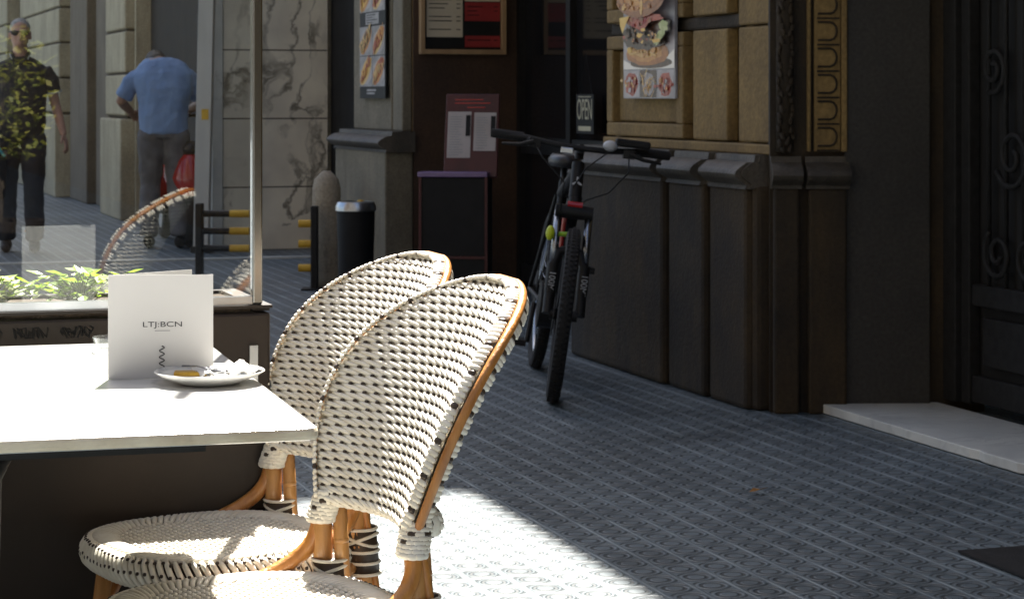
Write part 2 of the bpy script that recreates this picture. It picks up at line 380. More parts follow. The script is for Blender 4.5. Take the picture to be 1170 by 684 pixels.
        return s.add(vs, fs)
    def build(s, name, mats, parent=None, smooth=False, bevel=0, angle=None, loc=None, rz=None):
        me = bpy.data.meshes.new(name); me.from_pydata(s.v, [], s.f)
        mats = mats if isinstance(mats, (list, tuple)) else [mats]
        for m in mats: me.materials.append(M[m] if isinstance(m, str) else m)
        me.polygons.foreach_set('material_index', s.m)
        if smooth: me.polygons.foreach_set('use_smooth', [True]*len(me.polygons))
        me.update()
        o = bpy.data.objects.new(name, me); COL.objects.link(o)
        if parent is not None: o.parent = parent
        if loc is not None: o.location = loc
        if rz is not None: o.rotation_euler = (0, 0, rz)
        if bevel:
            md = o.modifiers.new('Bevel', 'BEVEL'); md.width = bevel; md.segments = 2; md.limit_method = 'ANGLE'; md.angle_limit = R(35)
        if angle:
            md = o.modifiers.new('Edges', 'EDGE_SPLIT'); md.split_angle = R(angle)
        return o
def fix_normals(o):
    import bmesh
    bm = bmesh.new(); bm.from_mesh(o.data); bmesh.ops.recalc_face_normals(bm, faces=bm.faces); bm.to_mesh(o.data); bm.free(); return o
def tag(o, label=None, cat=None, group=None, kind=None):
    if label: o['label'] = label
    if cat: o['category'] = cat
    if group: o['group'] = group
    if kind: o['kind'] = kind
    return o
def empty(name, label, cat, loc=(0,0,0), rz=0, group=None):
    o = bpy.data.objects.new(name, None); COL.objects.link(o); o.location = loc; o.rotation_euler = (0,0,rz)
    o.empty_display_size = .1
    return tag(o, label, cat, group)
def wall_empty(name, label, cat, t, D, z=0, group=None):
    return empty(name, label, cat, F(t, D, z), WALL_ROT, group)
def copy_tree(o, parent=None):
    c = o.copy(); COL.objects.link(c)
    if parent is not None: c.parent = parent
    for ch in list(o.children): copy_tree(ch, c)
    return c
def text_obj(name, body, size, matname, parent, Mx, align='CENTER', extrude=.0003, xs=1.0):
    cu = bpy.data.curves.new(name, 'FONT'); cu.body = body; cu.size = size; cu.align_x = align; cu.align_y = 'CENTER'; cu.extrude = extrude
    o = bpy.data.objects.new(name+'_tmp', cu); COL.objects.link(o)
    dg = bpy.context.evaluated_depsgraph_get(); me = bpy.data.meshes.new_from_object(o.evaluated_get(dg))
    bpy.data.objects.remove(o); bpy.data.curves.remove(cu)
    me.materials.clear(); me.materials.append(M[matname])
    ob = bpy.data.objects.new(name, me); COL.objects.link(ob); ob.parent = parent
    ob.matrix_local = Mx @ Matrix.Diagonal((xs, 1, 1, 1))
    return ob
FRONT = Matrix.Rotation(R(90), 4, 'X')     # text plane facing -Y

# ------------------------------------------------------------------ setting: pavement
g = MB(); g.add([(-90,-70,0),(90,-70,0),(90,110,0),(-90,110,0)], [(0,1,2,3)])
tag(g.build('pavement', 'panot'), kind='structure')
k = MB()
# pale kerb line by the marble corner
a, b_ = F(-15.95, -4.0, .0), F(-15.95, 3.95, .0)
kd = (b_-a).normalized(); kn = Vector((-kd.y, kd.x, 0))*.05
k.add([a-kn+Vector((0,0,.012)), b_-kn+Vector((0,0,.012)), b_+kn+Vector((0,0,.012)), a+kn+Vector((0,0,.012)), a-kn, b_-kn, b_+kn, a+kn],
      [(0,1,2,3),(0,4,5,1),(2,6,7,3)])
tag(k.build('kerb', 'step_marble'), kind='structure')

# ------------------------------------------------------------------ near sandstone building
T0, D0 = -9.3, 3.55
B1 = wall_empty('sandstone_building', 'weathered sandstone building with rounded base moulding and two deep dark doorways', 'building', T0, D0)
def W(mb, t0, t1, d0, d1, z0, z1): return mb.bb(t0-T0, t1-T0, d0-D0, d1-D0, z0, z1)
H1 = 7.3
# wall: solid bodies behind the openings and above them
w = MB()
W(w, -14.12, -12.86, 3.60, 9, 0, 2.7)            # behind left pilaster
W(w, -9.40, -7.60, 3.60, 9, 0, 2.7)              # between the two doorways
W(w, -5.40, 46.0, 3.55, 9, 0, 2.7)               # towards and past the viewer
W(w, -14.12, 46.0, 3.55, 9, 2.7, H1)             # upper storeys
w.build('wall', 'sand', B1)
u = MB()
for st in range(1):
    for i in range(9):
        W(u, -13.0+i*3.1, -11.8+i*3.1, 3.50, 3.548, 3.5, 5.3)
u.build('shutters', 'grey_metal', B1)['kind'] = 'stuff'
# left pier: pedestal, moulding, shaft strips
m_ = MB(); W(m_, -14.12, -12.84, 3.42, 3.598, 0, .86); m_.build('pedestal', 'sand_grey', B1, bevel=.012)
def mould(mb, t0, t1, dfront, dback, z0=.86, z1=.985, proud=.055):
    prof = []
    h = z1-z0
    for i in range(9):
        a_ = -math.pi/2 + math.pi*i/8
        prof.append((dfront-proud*math.cos(a_)-D0, z0+h*.12+h*.66*(i/8)))
    prof += [(dfront+.03-D0, z1-h*.2), (dfront+.035-D0, z1), (dback-D0, z1), (dback-D0, z0)]
    prof = [(dfront-.008-D0, z0)] + prof
    mb.profile_x(prof, t0-T0, t1-T0)
m_ = MB(); mould(m_, -14.14, -12.80, 3.42, 3.598); fix_normals(m_.build('moulding', 'sand_mould', B1, smooth=True, angle=35))
m_ = MB(); W(m_, -14.115, -13.16, 3.545, 3.598, .985, 2.698); m_.build('shaft', 'sand_grey', B1, bevel=.01)
m_ = MB(); W(m_, -13.09, -12.87, 3.535, 3.598, .985, 2.698); m_.build('shaft_strip', 'sand_grey', B1, bevel=.01)
# doorway of the bar (deep recess)
m_ = MB(); W(m_, -12.858, -12.84, 3.60, 4.3, 0, 2.698); m_.build('doorway_jamb', 'redwall', B1)
m_ = MB(); W(m_, -12.838, -9.402, 4.36, 4.42, 0, 2.698); m_.build('door_back', 'dark_panel', B1)
fr = MB()
for t_ in (-12.82, -11.9, -10.95, -10.0, -9.45): W(fr, t_-.035, t_+.035, 4.26, 4.355, 0, 2.69)
for z_ in (.12, .9, 2.62): W(fr, -12.83, -9.41, 4.27, 4.35, z_-.05, z_+.05)
fr.build('door_frame', 'black_metal', B1)
gd = MB(); W(gd, -12.8, -9.45, 4.30, 4.308, .17, 2.57); gd.build('door_glass', 'door_glass', B1)
# right pier: base blocks, moulding, panelled blocks
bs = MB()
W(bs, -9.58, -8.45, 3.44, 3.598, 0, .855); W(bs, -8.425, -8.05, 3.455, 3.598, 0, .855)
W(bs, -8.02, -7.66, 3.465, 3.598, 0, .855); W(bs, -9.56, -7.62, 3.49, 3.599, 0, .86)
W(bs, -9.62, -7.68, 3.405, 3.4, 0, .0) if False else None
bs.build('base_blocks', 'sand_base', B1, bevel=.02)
mo = MB()
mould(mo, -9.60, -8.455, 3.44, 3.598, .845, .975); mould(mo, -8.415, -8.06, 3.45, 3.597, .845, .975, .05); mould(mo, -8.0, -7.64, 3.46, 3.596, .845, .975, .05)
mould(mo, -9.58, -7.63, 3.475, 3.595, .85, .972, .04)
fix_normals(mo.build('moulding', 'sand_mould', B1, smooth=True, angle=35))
sl = MB(); W(sl, -9.40, -7.60, 3.535, 3.598, .976, 1.015); sl.build('sill_course', 'sand', B1, bevel=.006)
pn = MB()
def panel(t0, t1, z0, z1, bt=.075, bz=.06, proud=.06):
    d0, d1 = 3.598-proud, 3.598
    W(pn, t0, t1, d0, d1, z0, z0+bz); W(pn, t0, t1, d0, d1, z1-bz, z1)
    W(pn, t0, t0+bt, d0, d1, z0+bz, z1-bz); W(pn, t1-bt, t1, d0, d1, z0+bz, z1-bz)
    W(pn, t0+bt+.006, t1-bt-.006, d0+.032, d1, z0+bz+.006, z1-bz-.006)
panel(-9.36, -8.46, 1.022, 1.47); panel(-9.36, -8.46, 1.53, 2.2)
for (t0, t1) in ((-8.37, -8.02), (-7.91, -7.60)):
    W(pn, t0, t1, 3.545, 3.598, 1.022, 1.47); W(pn, t0, t1, 3.545, 3.598, 1.53 if t0 < -8 else 1.478, 2.69)
W(pn, -9.36, -8.46, 3.54, 3.598, 2.21, 2.69)
pn.build('stone_panels', 'sand', B1, bevel=.008)
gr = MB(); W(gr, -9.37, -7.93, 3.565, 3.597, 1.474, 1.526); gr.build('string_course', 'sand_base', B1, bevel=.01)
# portal reveal, turning in towards the iron door; local axis along the reveal
PA, PB = F(-7.58, 3.55), F(-7.40, 4.12)
rv = PB-PA; RL = rv.length; RANG = math.atan2(rv.y, rv.x)
RV = bpy.data.objects.new('portal_jamb', None); COL.objects.link(RV); RV.parent = B1
RV.matrix_local = (Matrix.Translation(F(T0, D0)) @ Matrix.Rotation(WALL_ROT, 4, 'Z')).inverted() @ Matrix.Translation(PA) @ Matrix.Rotation(RANG, 4, 'Z')
# in this frame x runs along the reveal, -y faces the viewer
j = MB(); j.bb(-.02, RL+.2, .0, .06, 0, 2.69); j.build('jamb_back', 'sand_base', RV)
j = MB(); j.bb(.26, .585, -.03, -.001, 0, 2.68); j.build('dark_jamb', 'dark_stone', RV, bevel=.006)
j = MB(); j.bb(.145, .245, -.022, -.001, .99, 2.68); j.bb(.247, .268, -.04, -.001, .99, 2.68); j.bb(.118, .132, -.03, -.001, .99, 2.68)
j.build('jamb_strip', 'sand', RV, bevel=.004)
# carved leaf column
cv = MB()
cv.tube([(.035, -.005, z) for z in (.99, 1.4, 2.0, 2.68)], .034, 14)
rc = random.Random(3)
for i in range(34):
    z = 1.0 + i*.026
    for s_ in (-1, 1):
        an = -math.pi/2 + s_*rc.uniform(.2, .9)
        p = Vector((.035+.036*math.cos(an), -.005+.036*math.sin(an), z+rc.uniform(-.006,.006)))
        nr = Vector((math.cos(an), math.sin(an), .35)).normalized()
        ax = (Vector((s_*.45, 0, 1)) - nr*nr.dot(Vector((s_*.45,0,1)))).normalized()
        cv.bead(p, ax, nr.cross(ax), nr, .017, .0085, .008)
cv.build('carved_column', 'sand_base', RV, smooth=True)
# egg-and-tongue band: raised U motifs
eg = MB()
for i in range(16):
    z = 1.0 + i*.1
    pts = [(.158, -.026, z+.012), (.205, -.026, z+.012)]
    for q in range(7):
        a_ = -math.pi/2 + math.pi*q/6
        pts.append((.205+.025*math.cos(a_), -.026, z+.046+.034*math.sin(a_)))
    pts.append((.158, -.026, z+.08))
    eg.tube(pts, .0045, 6)
    eg.bb(.155, .24, -.029, -.023, z-.009, z-.002)
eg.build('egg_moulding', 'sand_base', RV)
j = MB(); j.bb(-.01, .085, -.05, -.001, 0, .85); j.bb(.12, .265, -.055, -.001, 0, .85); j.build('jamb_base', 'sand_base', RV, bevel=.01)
mo = MB()
for (x0, x1, pr) in ((-.02, .095, .05), (.11, .275, .058)):
    prof = [(-pr-.0, .85)]
    for i in range(9):
        a_ = -math.pi/2 + math.pi*i/8; prof.append((-pr-.045*math.cos(a_), .862+.08*i/8))
    prof += [(-.03, .95), (-.028, .972), (-.0005, .972), (-.0005, .85)]
    mo.profile_x(prof, x0, x1)
fix_normals(mo.build('jamb_moulding', 'sand_mould', RV, smooth=True, angle=35))
# iron entrance door in the portal
ID = wall_empty('iron_door', 'black wrought iron entrance door with scrollwork above the pale marble step', 'door', -6.5, 4.18)
ib = MB(); ib.bb(-.92, 1.1, .05, .12, .05, 2.69); ib.build('door_leaf', 'dark_panel', ID)
fb = MB(); fb.bb(-.90, -.80, -.02, .048, .05, 2.69); fb.bb(-.79, -.73, .0, .048, .05, 2.69); fb.bb(.1, .2, -.02, .048, .05, 2.69)
fb.bb(-.72, .1, .005, .048, .06, .16); fb.bb(-.72, .1, .005, .048, .42, .50); fb.bb(-.66, .04, .015, .048, .2, .38)
fb.build('door_frame', 'iron', ID, bevel=.006)
sc = MB()
for x in (-.62, -.5, -.38, -.26, -.14, -.02): sc.tube([(x, .02, .5), (x, .02, 2.6)], .009, 8)
def scroll(cx, cz, r, turns, a0, sgn):
    n = int(26*turns); pts = []
    for i in range(n+1):
        q = i/n; a_ = a0 + sgn*2*math.pi*turns*q; rr = r*(1-.82*q)
        pts.append((cx+rr*math.cos(a_), .015, cz+rr*math.sin(a_)))
    sc.tube(pts, .011, 7)
for (cx, cz, r, a0, sg) in ((-.55, .62, .1, 2.2, 1), (-.34, .62, .1, .9, -1), (-.1, .62, .1, 2.2, 1), (-.45, .98, .12, 3.6, 1), (-.2, .98, .12, -.4, -1), (-.58, 1.3, .09, 4.4, 1), (.02, .8, .09, 2, 1)):
    scroll(cx, cz, r, 1.6, a0, sg)
sc.build('scrollwork', 'iron', ID, smooth=True)
# marble step
ms = MB()
poly = [(-7.50, 3.70)]
rs_ = random.Random(5)
for i in range(1, 40): poly.append((-7.5+i*.05, 3.70+rs_.uniform(-.0015, .002)+(.010 if rs_.random() < .10 else 0)))
poly += [(-5.45, 3.70), (-5.45, 4.14), (-7.42, 4.14)]
ms.vprism([(p.x, p.y) for p in [F(t, d) for t, d in poly]], .004, .038)
st = fix_normals(ms.build('door_step', 'step_marble', bevel=.003))
tag(st, 'pale grey marble slab with chipped edge laid before the iron door', 'step')
# dark inspection cover at the right
mh = MB(); c_ = F(-4.92, 3.06); mh.box((c_.x, c_.y, .006), (.34, .30, .006), WALL_ROT)
tag(mh.build('drain_cover', 'iron'), 'dark metal cover set flush in the pavement near the marble step', 'cover')

# ------------------------------------------------------------------ far building with marble corner
T2, D2, H2 = -16.85, 3.10, 15.9
B2 = wall_empty('corner_building', 'tall stone building with veined marble clad corner beyond the alley', 'building', T2, D2)
def V2(mb, t0, t1, d0, d1, z0, z1): return mb.bb(t0-T2, t1-T2, d0-D2, d1-D2, z0, z1)
w = MB(); V2(w, -60, -16.93, 3.36, 10, 0, 4.0); V2(w, -60, -16.9, 3.10, 10, 4.0, H2); w.build('wall', 'stone_far', B2)
mc = MB()
zs = [0, .49, 1.025, 1.56, 2.09, 2.62, 3.15, 3.68]
for a_, c_ in zip(zs[:-1], zs[1:]):
    V2(mc, -16.93, -16.85, 3.19, 4.02, a_+.005, c_-.005)
mc.build('marble_cladding', 'marble_clad', B2)
mc = MB(); V2(mc, -16.94, -16.86, 3.185, 4.015, 0, 3.7); mc.build('cladding_joint', 'joint', B2)
mc = MB(); V2(mc, -16.96, -16.84, 3.10, 3.186, 0, 3.75); mc.build('corner_trim', 'step_marble', B2, bevel=.006)
# alley end between the buildings: dark sheet painted for the recess shade
ae = MB(); V2(ae, -16.9, -14.1, 4.06, 4.6, 0, 8); ae.build('recess_shade', 'dark_panel', B2)
dw = MB(); V2(dw, -21.1, -17.55, 3.29, 3.355, 0, 3.9); dw.build('roller_door', 'dark_panel', B2)
lk = MB(); V2(lk, -18.4, -18.2, 3.25, 3.274, 1.68, 1.9); lk.build('lock_plate', 'iron', B2)
def blockwork(mb, t0, t1, dfront, z1=4.0, step=.42):
    z = .0
    V2(mb, t0-.04, t1+.04, dfront-.05, dfront+.25, 0, .98)
    z = 1.0
    while z < z1:
        V2(mb, t0, t1, dfront, dfront+.2, z+.012, min(z+step, z1)-.012); z += step
    mb.mi = 1; V2(mb, t0+.02, t1-.02, dfront+.025, dfront+.22, .98, z1); mb.mi = 0
for (a_, c_, d_) in ((-22.6, -21.25, 3.06), (-31, -26.4, 3.02), (-37.5, -33.0, 3.02), (-46, -40, 3.02)):
    bw = MB(); blockwork(bw, a_, c_, d_); bw.build('stone_pier', ['stone_far', 'joint'], B2, bevel=.02)
for (a_, c_, d_) in ((-26.1, -24.6, 3.12), (-24.4, -22.9, 3.2), (-32.9, -31.2, 3.2)):
    bd = MB(); V2(bd, a_, c_, d_, 3.34, 0, 4.0); bd.build('dark_pilaster', 'stone_far_dark', B2, bevel=.015)
bt = MB(); V2(bt, -21.2, -21.12, 3.15, 3.34, 0, 4.0); bt.build('door_surround', 'stone_far', B2)
# the other side of the street and the ends, which close the canyon
ob = MB(); ob.bb(-11, 46, -8, 0, 0, 25)  # opposite block: height, gap and dark tone chosen to limit fill light
OB = wall_empty('opposite_building', 'long plastered building across the street, sized to limit sky light, reflected in the windscreen', 'building', 0, -8.5)
ob.build('wall', 'plaster', OB)
ow = MB()
for st_ in range(6):
    for i in range(10): ow.bb(-3+i*4.2, -1.7+i*4.2, .002, .05, 1.0+st_*3.8, 3.3+st_*3.8)
ow.build('shutters', 'grey_metal', OB)['kind'] = 'stuff'
EB = wall_empty('added_end_block', 'unseen dark block closing the street behind the terrace, added to darken reflections', 'building', 48, 0)  # unseen; added and darkened to keep the glass reflection dark
e_ = MB(); e_.bb(-1, 8, -16, 16, 0, 15); e_.build('wall', 'dark_stone', EB)
ew = MB()
for st_ in range(2):
    for i in range(6): ew.bb(-1.05, -1.002, -13+i*4.6, -11.6+i*4.6, .5+st_*3.8, 3.0+st_*3.8)
ew.build('shutters', 'iron', EB)['kind'] = 'stuff'
FB = wall_empty('street_end_building', 'pale stone building far down the street', 'building', -70, 0)
e_ = MB(); e_.bb(-8, 0, -16, 16, 0, 18); e_.build('wall', 'stone_far', FB)

# ------------------------------------------------------------------ street furniture by the facade
# grey pole with yellow sticker
gp = empty('metal_pole', 'tall grey flat metal pole with small yellow sticker beside the marble corner', 'pole', (-2.375, 16.8, 0), R(-8))
p = MB(); p.add([(-.07,-.03,.02),(.05,-.03,.02),(.05,.03,.02),(-.07,.03,.02),(-.01,-.03,2.6),(.11,-.03,2.6),(.11,.03,2.6),(-.01,.03,2.6)],
                [(3,2,1,0),(4,5,6,7),(0,1,5,4),(1,2,6,5),(2,3,7,6),(3,0,4,7)]); p.build('pole', 'grey_metal', gp, bevel=.006)
p = MB(); p.bb(-.08, .08, -.06, .06, 0, .05); p.build('base_plate', 'black_metal', gp)
p = MB(); p.bb(.0, .055, -.0345, -.031, 1.02, 1.10); p.build('sticker', 'yellow', gp)
# stone bollard
p = MB()
sec = []
for i in range(15):
    q = i/14; z = .73*q; rr = .088 if z < .62 else .088*math.sqrt(max(.02, 1-((z-.62)/.115)**2))
    sec.append((max(rr, .012)*(1.06-.06*q), z))
p.lathe(sec, 20); tag(p.build('stone_bollard', 'bollard', smooth=True, loc=(-1.165, 13.75, 0)), 'rounded brown stone bollard beside the black pegged stand', 'bollard')
# pegged cycle stands
def peg_stand(label, x, y, bars, rz):
    e = empty('cycle_stand', label, 'bike stand', (x, y, 0), rz, 'pegged cycle stands')
    q = MB(); q.bb(-.022, .022, -.04, .04, 0, .52); q.bb(-.08, .08, -.08, .08, 0, .012); q.build('upright', 'black_metal', e, bevel=.006)
    for z in (.135, .285, .41) if bars < .2 else (.235, .345, .455):
        q = MB(); q.tube([(0, 0, z), (bars-.125 if bars > .2 else 0.02, 0, z)], .021, 12)
        pg = q.build('peg', 'black_metal', e, smooth=True, angle=50)
        q = MB(); q.tube([((bars-.125 if bars > .2 else .02), 0, z), (bars, 0, z)], .024, 12); q.build('cap', 'yellow', pg, smooth=True, angle=50)
    return e
peg_stand('black stand with short yellow tipped pegs against the stone bollard', -1.225, 13.58, .1, R(180))
peg_stand('black stand with long yellow tipped bars seen through the glass by the marble corner', -1.985, 13.9, .32, R(-3))
# bin
bn = empty('litter_bin', 'round black litter bin with steel rim before the stone pedestal', 'bin', (-.91, 12.75, 0))
p = MB(); p.lathe([(.095, 0), (.098, .01), (.112, .535), (.112, .54)], 28); p.build('body', 'black_plastic', bn, smooth=True, angle=40)
p = MB(); p.lathe([(.113, .532), (.119, .535), (.119, .56), (.108, .585), (.085, .59), (.085, .56), (.1, .545)], 28, cap=False); p.build('rim', 'brushed', bn, smooth=True, angle=40)
p = MB(); p.lathe([(.084, .55), (.04, .552)], 20); p.build('inner_lid', 'black_plastic', bn)
p = MB(); p.box((.03, -.03, .592), (.02, .05, .01), .4); p.build('cigarette_pack', 'yellow', bn)
# menu lectern of the bar
lec = empty('menu_lectern', 'dark red menu lectern with two white pages standing in the bar doorway', 'lectern', (-.32, 12.1, 0), R(-6))
p = MB(); p.bb(-.17, .19, -.12, .2, .02, .755); p.build('cabinet', 'black_plastic', lec, bevel=.008)
p = MB(); p.bb(-.18, -.165, -.128, -.115, 0, .76); p.bb(.185, .20, -.128, -.115, 0, .76); p.bb(-.165, .185, -.128, -.1205, .31, .325); p.build('edge_trim', 'dark_red', lec)
p = MB(); p.bb(-.185, .20, -.135, .03, .757, .785); p.build('ledge', 'purple_top', lec, bevel=.005)
LM = Matrix.Translation((.09, .07, .98)) @ Matrix.Rotation(R(-16), 4, 'X')
p = MB(); p.box(None, (.30, .02, .48), M4=LM); p.build('board', 'dark_red', lec, bevel=.005)
for (x0, x1, z0, z1) in ((-.135, -.005, -.13, .135), (.012, .135, -.09, .13)):
    p = MB(); p.box(None, (x1-x0, .003, z1-z0), M4=LM @ Matrix.Translation(((x0+x1)/2, -.0122, (z0+z1)/2)))
    p.mi = 1
    z = z1-.03; rr_ = random.Random(int(x0*1000))
    while z > z0+.015:
        wd = (x1-x0)*rr_.uniform(.35, .62)
        p.box(None, (wd, .001, .0045), M4=LM @ Matrix.Translation((x0+.012+wd/2, -.0146, z))); z -= .0145
    p.mi = 2
    p.box(None, (.026, .001, .12), M4=LM @ Matrix.Translation((x1-.016, -.0148, z1-.08)))
    p.build('menu_page', ['white_page', 'ink_grey', 'poster_black'], lec)
p = MB(); p.mi = 0
for i, (z, wd) in enumerate(((.205, .16), (.185, .2), (.16, .1))): p.box(None, (wd, .001, .006), M4=LM @ Matrix.Translation((-.02+.02*i, -.0112, z)))
p.build('heading_lines', 'red', lec)
# menu board on the doorway jamb
mbd = wall_empty('menu_board', 'wood framed glazed menu board on the brown doorway jamb', 'menu board', -12.838, 3.9, 0)
# faces +t: build in local with x = D direction, so rotate by 90
mbd.rotation_euler = (0, 0, math.atan2(DY, DX))
mbd.location = F(-12.835, 3.62)
def page(e, x0, x1, z0, z1, matn, ink, yf, seed, rows=.026, part='menu_page'):
    q = MB(); q.bb(x0, x1, yf, yf+.004, z0, z1); q.mi = 1; r_ = random.Random(seed); z = z1-.03
    while z > z0+.02:
        wd = (x1-x0)*r_.uniform(.25, .8); q.bb(x0+.015, x0+.015+wd*.85, yf-.001, yf-.0003, z, z+.006)
        if r_.random() < .7: q.bb(x1-.04, x1-.015, yf-.001, yf-.0003, z, z+.006)
        z -= rows*(1 if r_.random() < .85 else 2)
    q.build(part, [matn, ink], e)
f_ = MB(); x0, x1, z0, z1 = .01, .56, 1.455, 2.1
f_.bb(x0, x0+.03, -.045, 0, z0, z1); f_.bb(x1-.03, x1, -.045, 0, z0, z1); f_.bb(x0+.03, x1-.03, -.045, 0, z0, z0+.03); f_.bb(x0+.03, x1-.03, -.045, 0, z1-.03, z1)
f_.build('frame', 'wood_frame', mbd, bevel=.004)
f_ = MB(); f_.bb(x0+.03, x1-.03, -.012, 0, z0+.03, z1-.03); f_.build('backing', 'poster_black', mbd)
page(mbd, .055, .285, 1.56, 2.05, 'cream_page', 'ink', -.018, 4)
page(mbd, .30, .525, 1.78, 2.05, 'cream_page', 'ink', -.018, 9)
page(mbd, .30, .525, 1.66, 1.775, 'red_page', 'dark_red', -.018, 12)
page(mbd, .30, .525, 1.50, 1.57, 'red_page', 'poster_black', -.018, 15)
# OPEN sign in the door
os_ = wall_empty('open_sign', 'small black OPEN sign hanging in the dark bar door', 'sign', -11.49, 4.22, 1.02)
p = MB(); p.bb(-.14, .14, -.006, .006, -.03, .19); p.build('panel', 'poster_black', os_)
text_obj('lettering', 'OPEN', .165, 'sign_ink', os_, Matrix.Translation((0, -.008, .10)) @ FRONT, xs=.58)
for (a_, c_, d_, e_) in ((-.10, .10, .174, .179), (-.10, .10, -.014, .012)):
    p = MB(); p.bb(a_, c_, -.0085, -.0065, d_, e_); p.build('sign_line', 'sign_ink', os_)
p = MB(); p.tube([(-.1, 0, .19), (0, 0, .42), (.1, 0, .19)], .003, 6); p.build('cord', 'black_plastic', os_)

# ------------------------------------------------------------------ food posters (flat prints)
def blob(cx, cz, rx, rz, n=18, j=.08, seed=0, rot=0):
    r_ = random.Random(seed); out = []
    for i in range(n):
        a_ = 2*math.pi*i/n; q = 1+r_.uniform(-j, j); x, z = rx*math.cos(a_)*q, rz*math.sin(a_)*q
        out.append((cx+x*math.cos(rot)-z*math.sin(rot), cz+x*math.sin(rot)+z*math.cos(rot)))
    return out
def rect(x0, x1, z0, z1): return [(x0, z0), (x1, z0), (x1, z1), (x0, z1)]
for i_, (c_a, c_b) in enumerate((((.30,.095,.018),(.20,.055,.010)), ((.46,.17,.030),(.32,.10,.016)), ((.60,.28,.06),(.46,.18,.03)), ((.72,.44,.14),(.58,.30,.07)))):
    M['crust%d' % i_] = mat('bun_crust_print', c_a, c_b, rough=.3, scale=22)
for i_, (c_a, c_b) in enumerate((((.055,.022,.012),(.018,.009,.006)), ((.12,.05,.024),(.045,.02,.011)), ((.20,.09,.04),(.09,.038,.018)))):
    M['char%d' % i_] = mat('patty_char_print', c_a, c_b, rough=.3, scale=50)
class Print:
    def soft(s, cx, cz, rx, rz, mats, seed, dx=-.12, dz=.18, j=.04):
        n = len(mats)
        for i, m in enumerate(mats):
            q = 1-i/(n+.4); s.put(blob(cx+dx*rx*(1-q), cz+dz*rz*(1-q), rx*q, rz*q, n=26, seed=seed+i, j=j+.03*i), m)
        return s
    def speck(s, cx, cz, rx, rz, n, mats, seed, size=.014):
        r_ = random.Random(seed)
        for q in range(n):
            a_, d_ = r_.uniform(0, 6.28), math.sqrt(r_.random()); w = r_.uniform(.4, 1)*size
            s.put(blob(cx+rx*d_*math.cos(a_), cz+rz*d_*math.sin(a_), w, w*.45, n=8, seed=q+seed, j=.35, rot=r_.uniform(-.5, .5)), r_.choice(mats))
        return s
    def __init__(s, y): s.b = MB(); s.mats = []; s.y = y
    def put(s, poly, m):
        if m not in s.mats: s.mats.append(m)
        s.b.mi = s.mats.index(m); s.y -= .00025; s.b.flat(poly, s.y); return s
    def build(s, name, parent): return s.b.build(name, s.mats, parent)
bp_ = wall_empty('burger_poster', 'food poster of a tall cheeseburger over three small dishes on the sandstone pier', 'poster', -8.81, 3.525, 0)
p = MB(); p.bb(-.30, .30, .0, .011, 1.19, 2.1); p.build('panel', 'poster_grey', bp_)
P = Print(-.0005)
P.put(rect(-.295, .295, 1.318, 2.095), 'plate_print').put(rect(-.295, -.16, 1.46, 2.095), 'poster_grey').put(rect(.2, .295, 1.5, 2.095), 'poster_grey')
P.put([(-.295,1.318),(.295,1.318),(.295,1.40),(.16,1.345),(-.2,1.34),(-.295,1.36)], 'china')
CR = ['crust0', 'crust1', 'crust2', 'crust3']
P.put(blob(.03, 1.345, .24, .026, seed=30, j=.04), 'patty')
P.soft(-.01, 1.384, .25, .052, CR[1:]+['bun_pale'], 31, dx=-.2, dz=.5).speck(-.02, 1.40, .2, .03, 22, ['crust3', 'crust2', 'cheese'], 32, .03)
P.soft(-.02, 1.462, .268, .062, ['char0', 'char1'], 40, j=.09).soft(.08, 1.498, .19, .050, ['char0', 'char1'], 44, j=.12)
P.speck(0, 1.47, .24, .055, 90, ['char0', 'char0', 'char1', 'char2', 'patty'], 47, .022)
P.put(blob(.215, 1.462, .08, .022, seed=6, j=.3, rot=.5), 'lettuce').put(blob(.25, 1.495, .05, .025, seed=66, j=.25), 'lettuce').put(blob(.16, 1.435, .05, .009, seed=67, j=.3), 'cheese')
P.put([(-.2,1.548),(.14,1.552),(.08,1.515),(.01,1.475),(-.04,1.49),(-.1,1.50),(-.17,1.52)], 'tomato').put(blob(.1, 1.535, .14, .018, seed=7, j=.2), 'tomato')
P.speck(-.03, 1.525, .14, .018, 18, ['tomato', 'crust0', 'red_page'], 70, .03)
P.put([(-.255,1.545),(-.13,1.55),(-.17,1.52),(-.215,1.475),(-.245,1.51)], 'cheese').put(blob(-.01, 1.462, .035, .011, seed=8, j=.35), 'cheese').put(blob(.03, 1.485, .025, .008, seed=81, j=.3), 'cheese')
P.speck(.0, 1.455, .2, .03, 14, ['cheese', 'tomato', 'crust1'], 72, .016)
P.soft(0, 1.625, .28, .085, CR, 10, dx=-.35, dz=.3, j=.02).soft(.12, 1.66, .16, .085, CR[:3], 14, dx=.2, dz=.2, j=.03)
P.put(blob(.02, 1.585, .018, .035, seed=13, j=.1), 'crust3').speck(-.05, 1.60, .2, .035, 16, ['crust2', 'crust1', 'crust3'], 73, .03)
P.build('burger_picture', bp_)
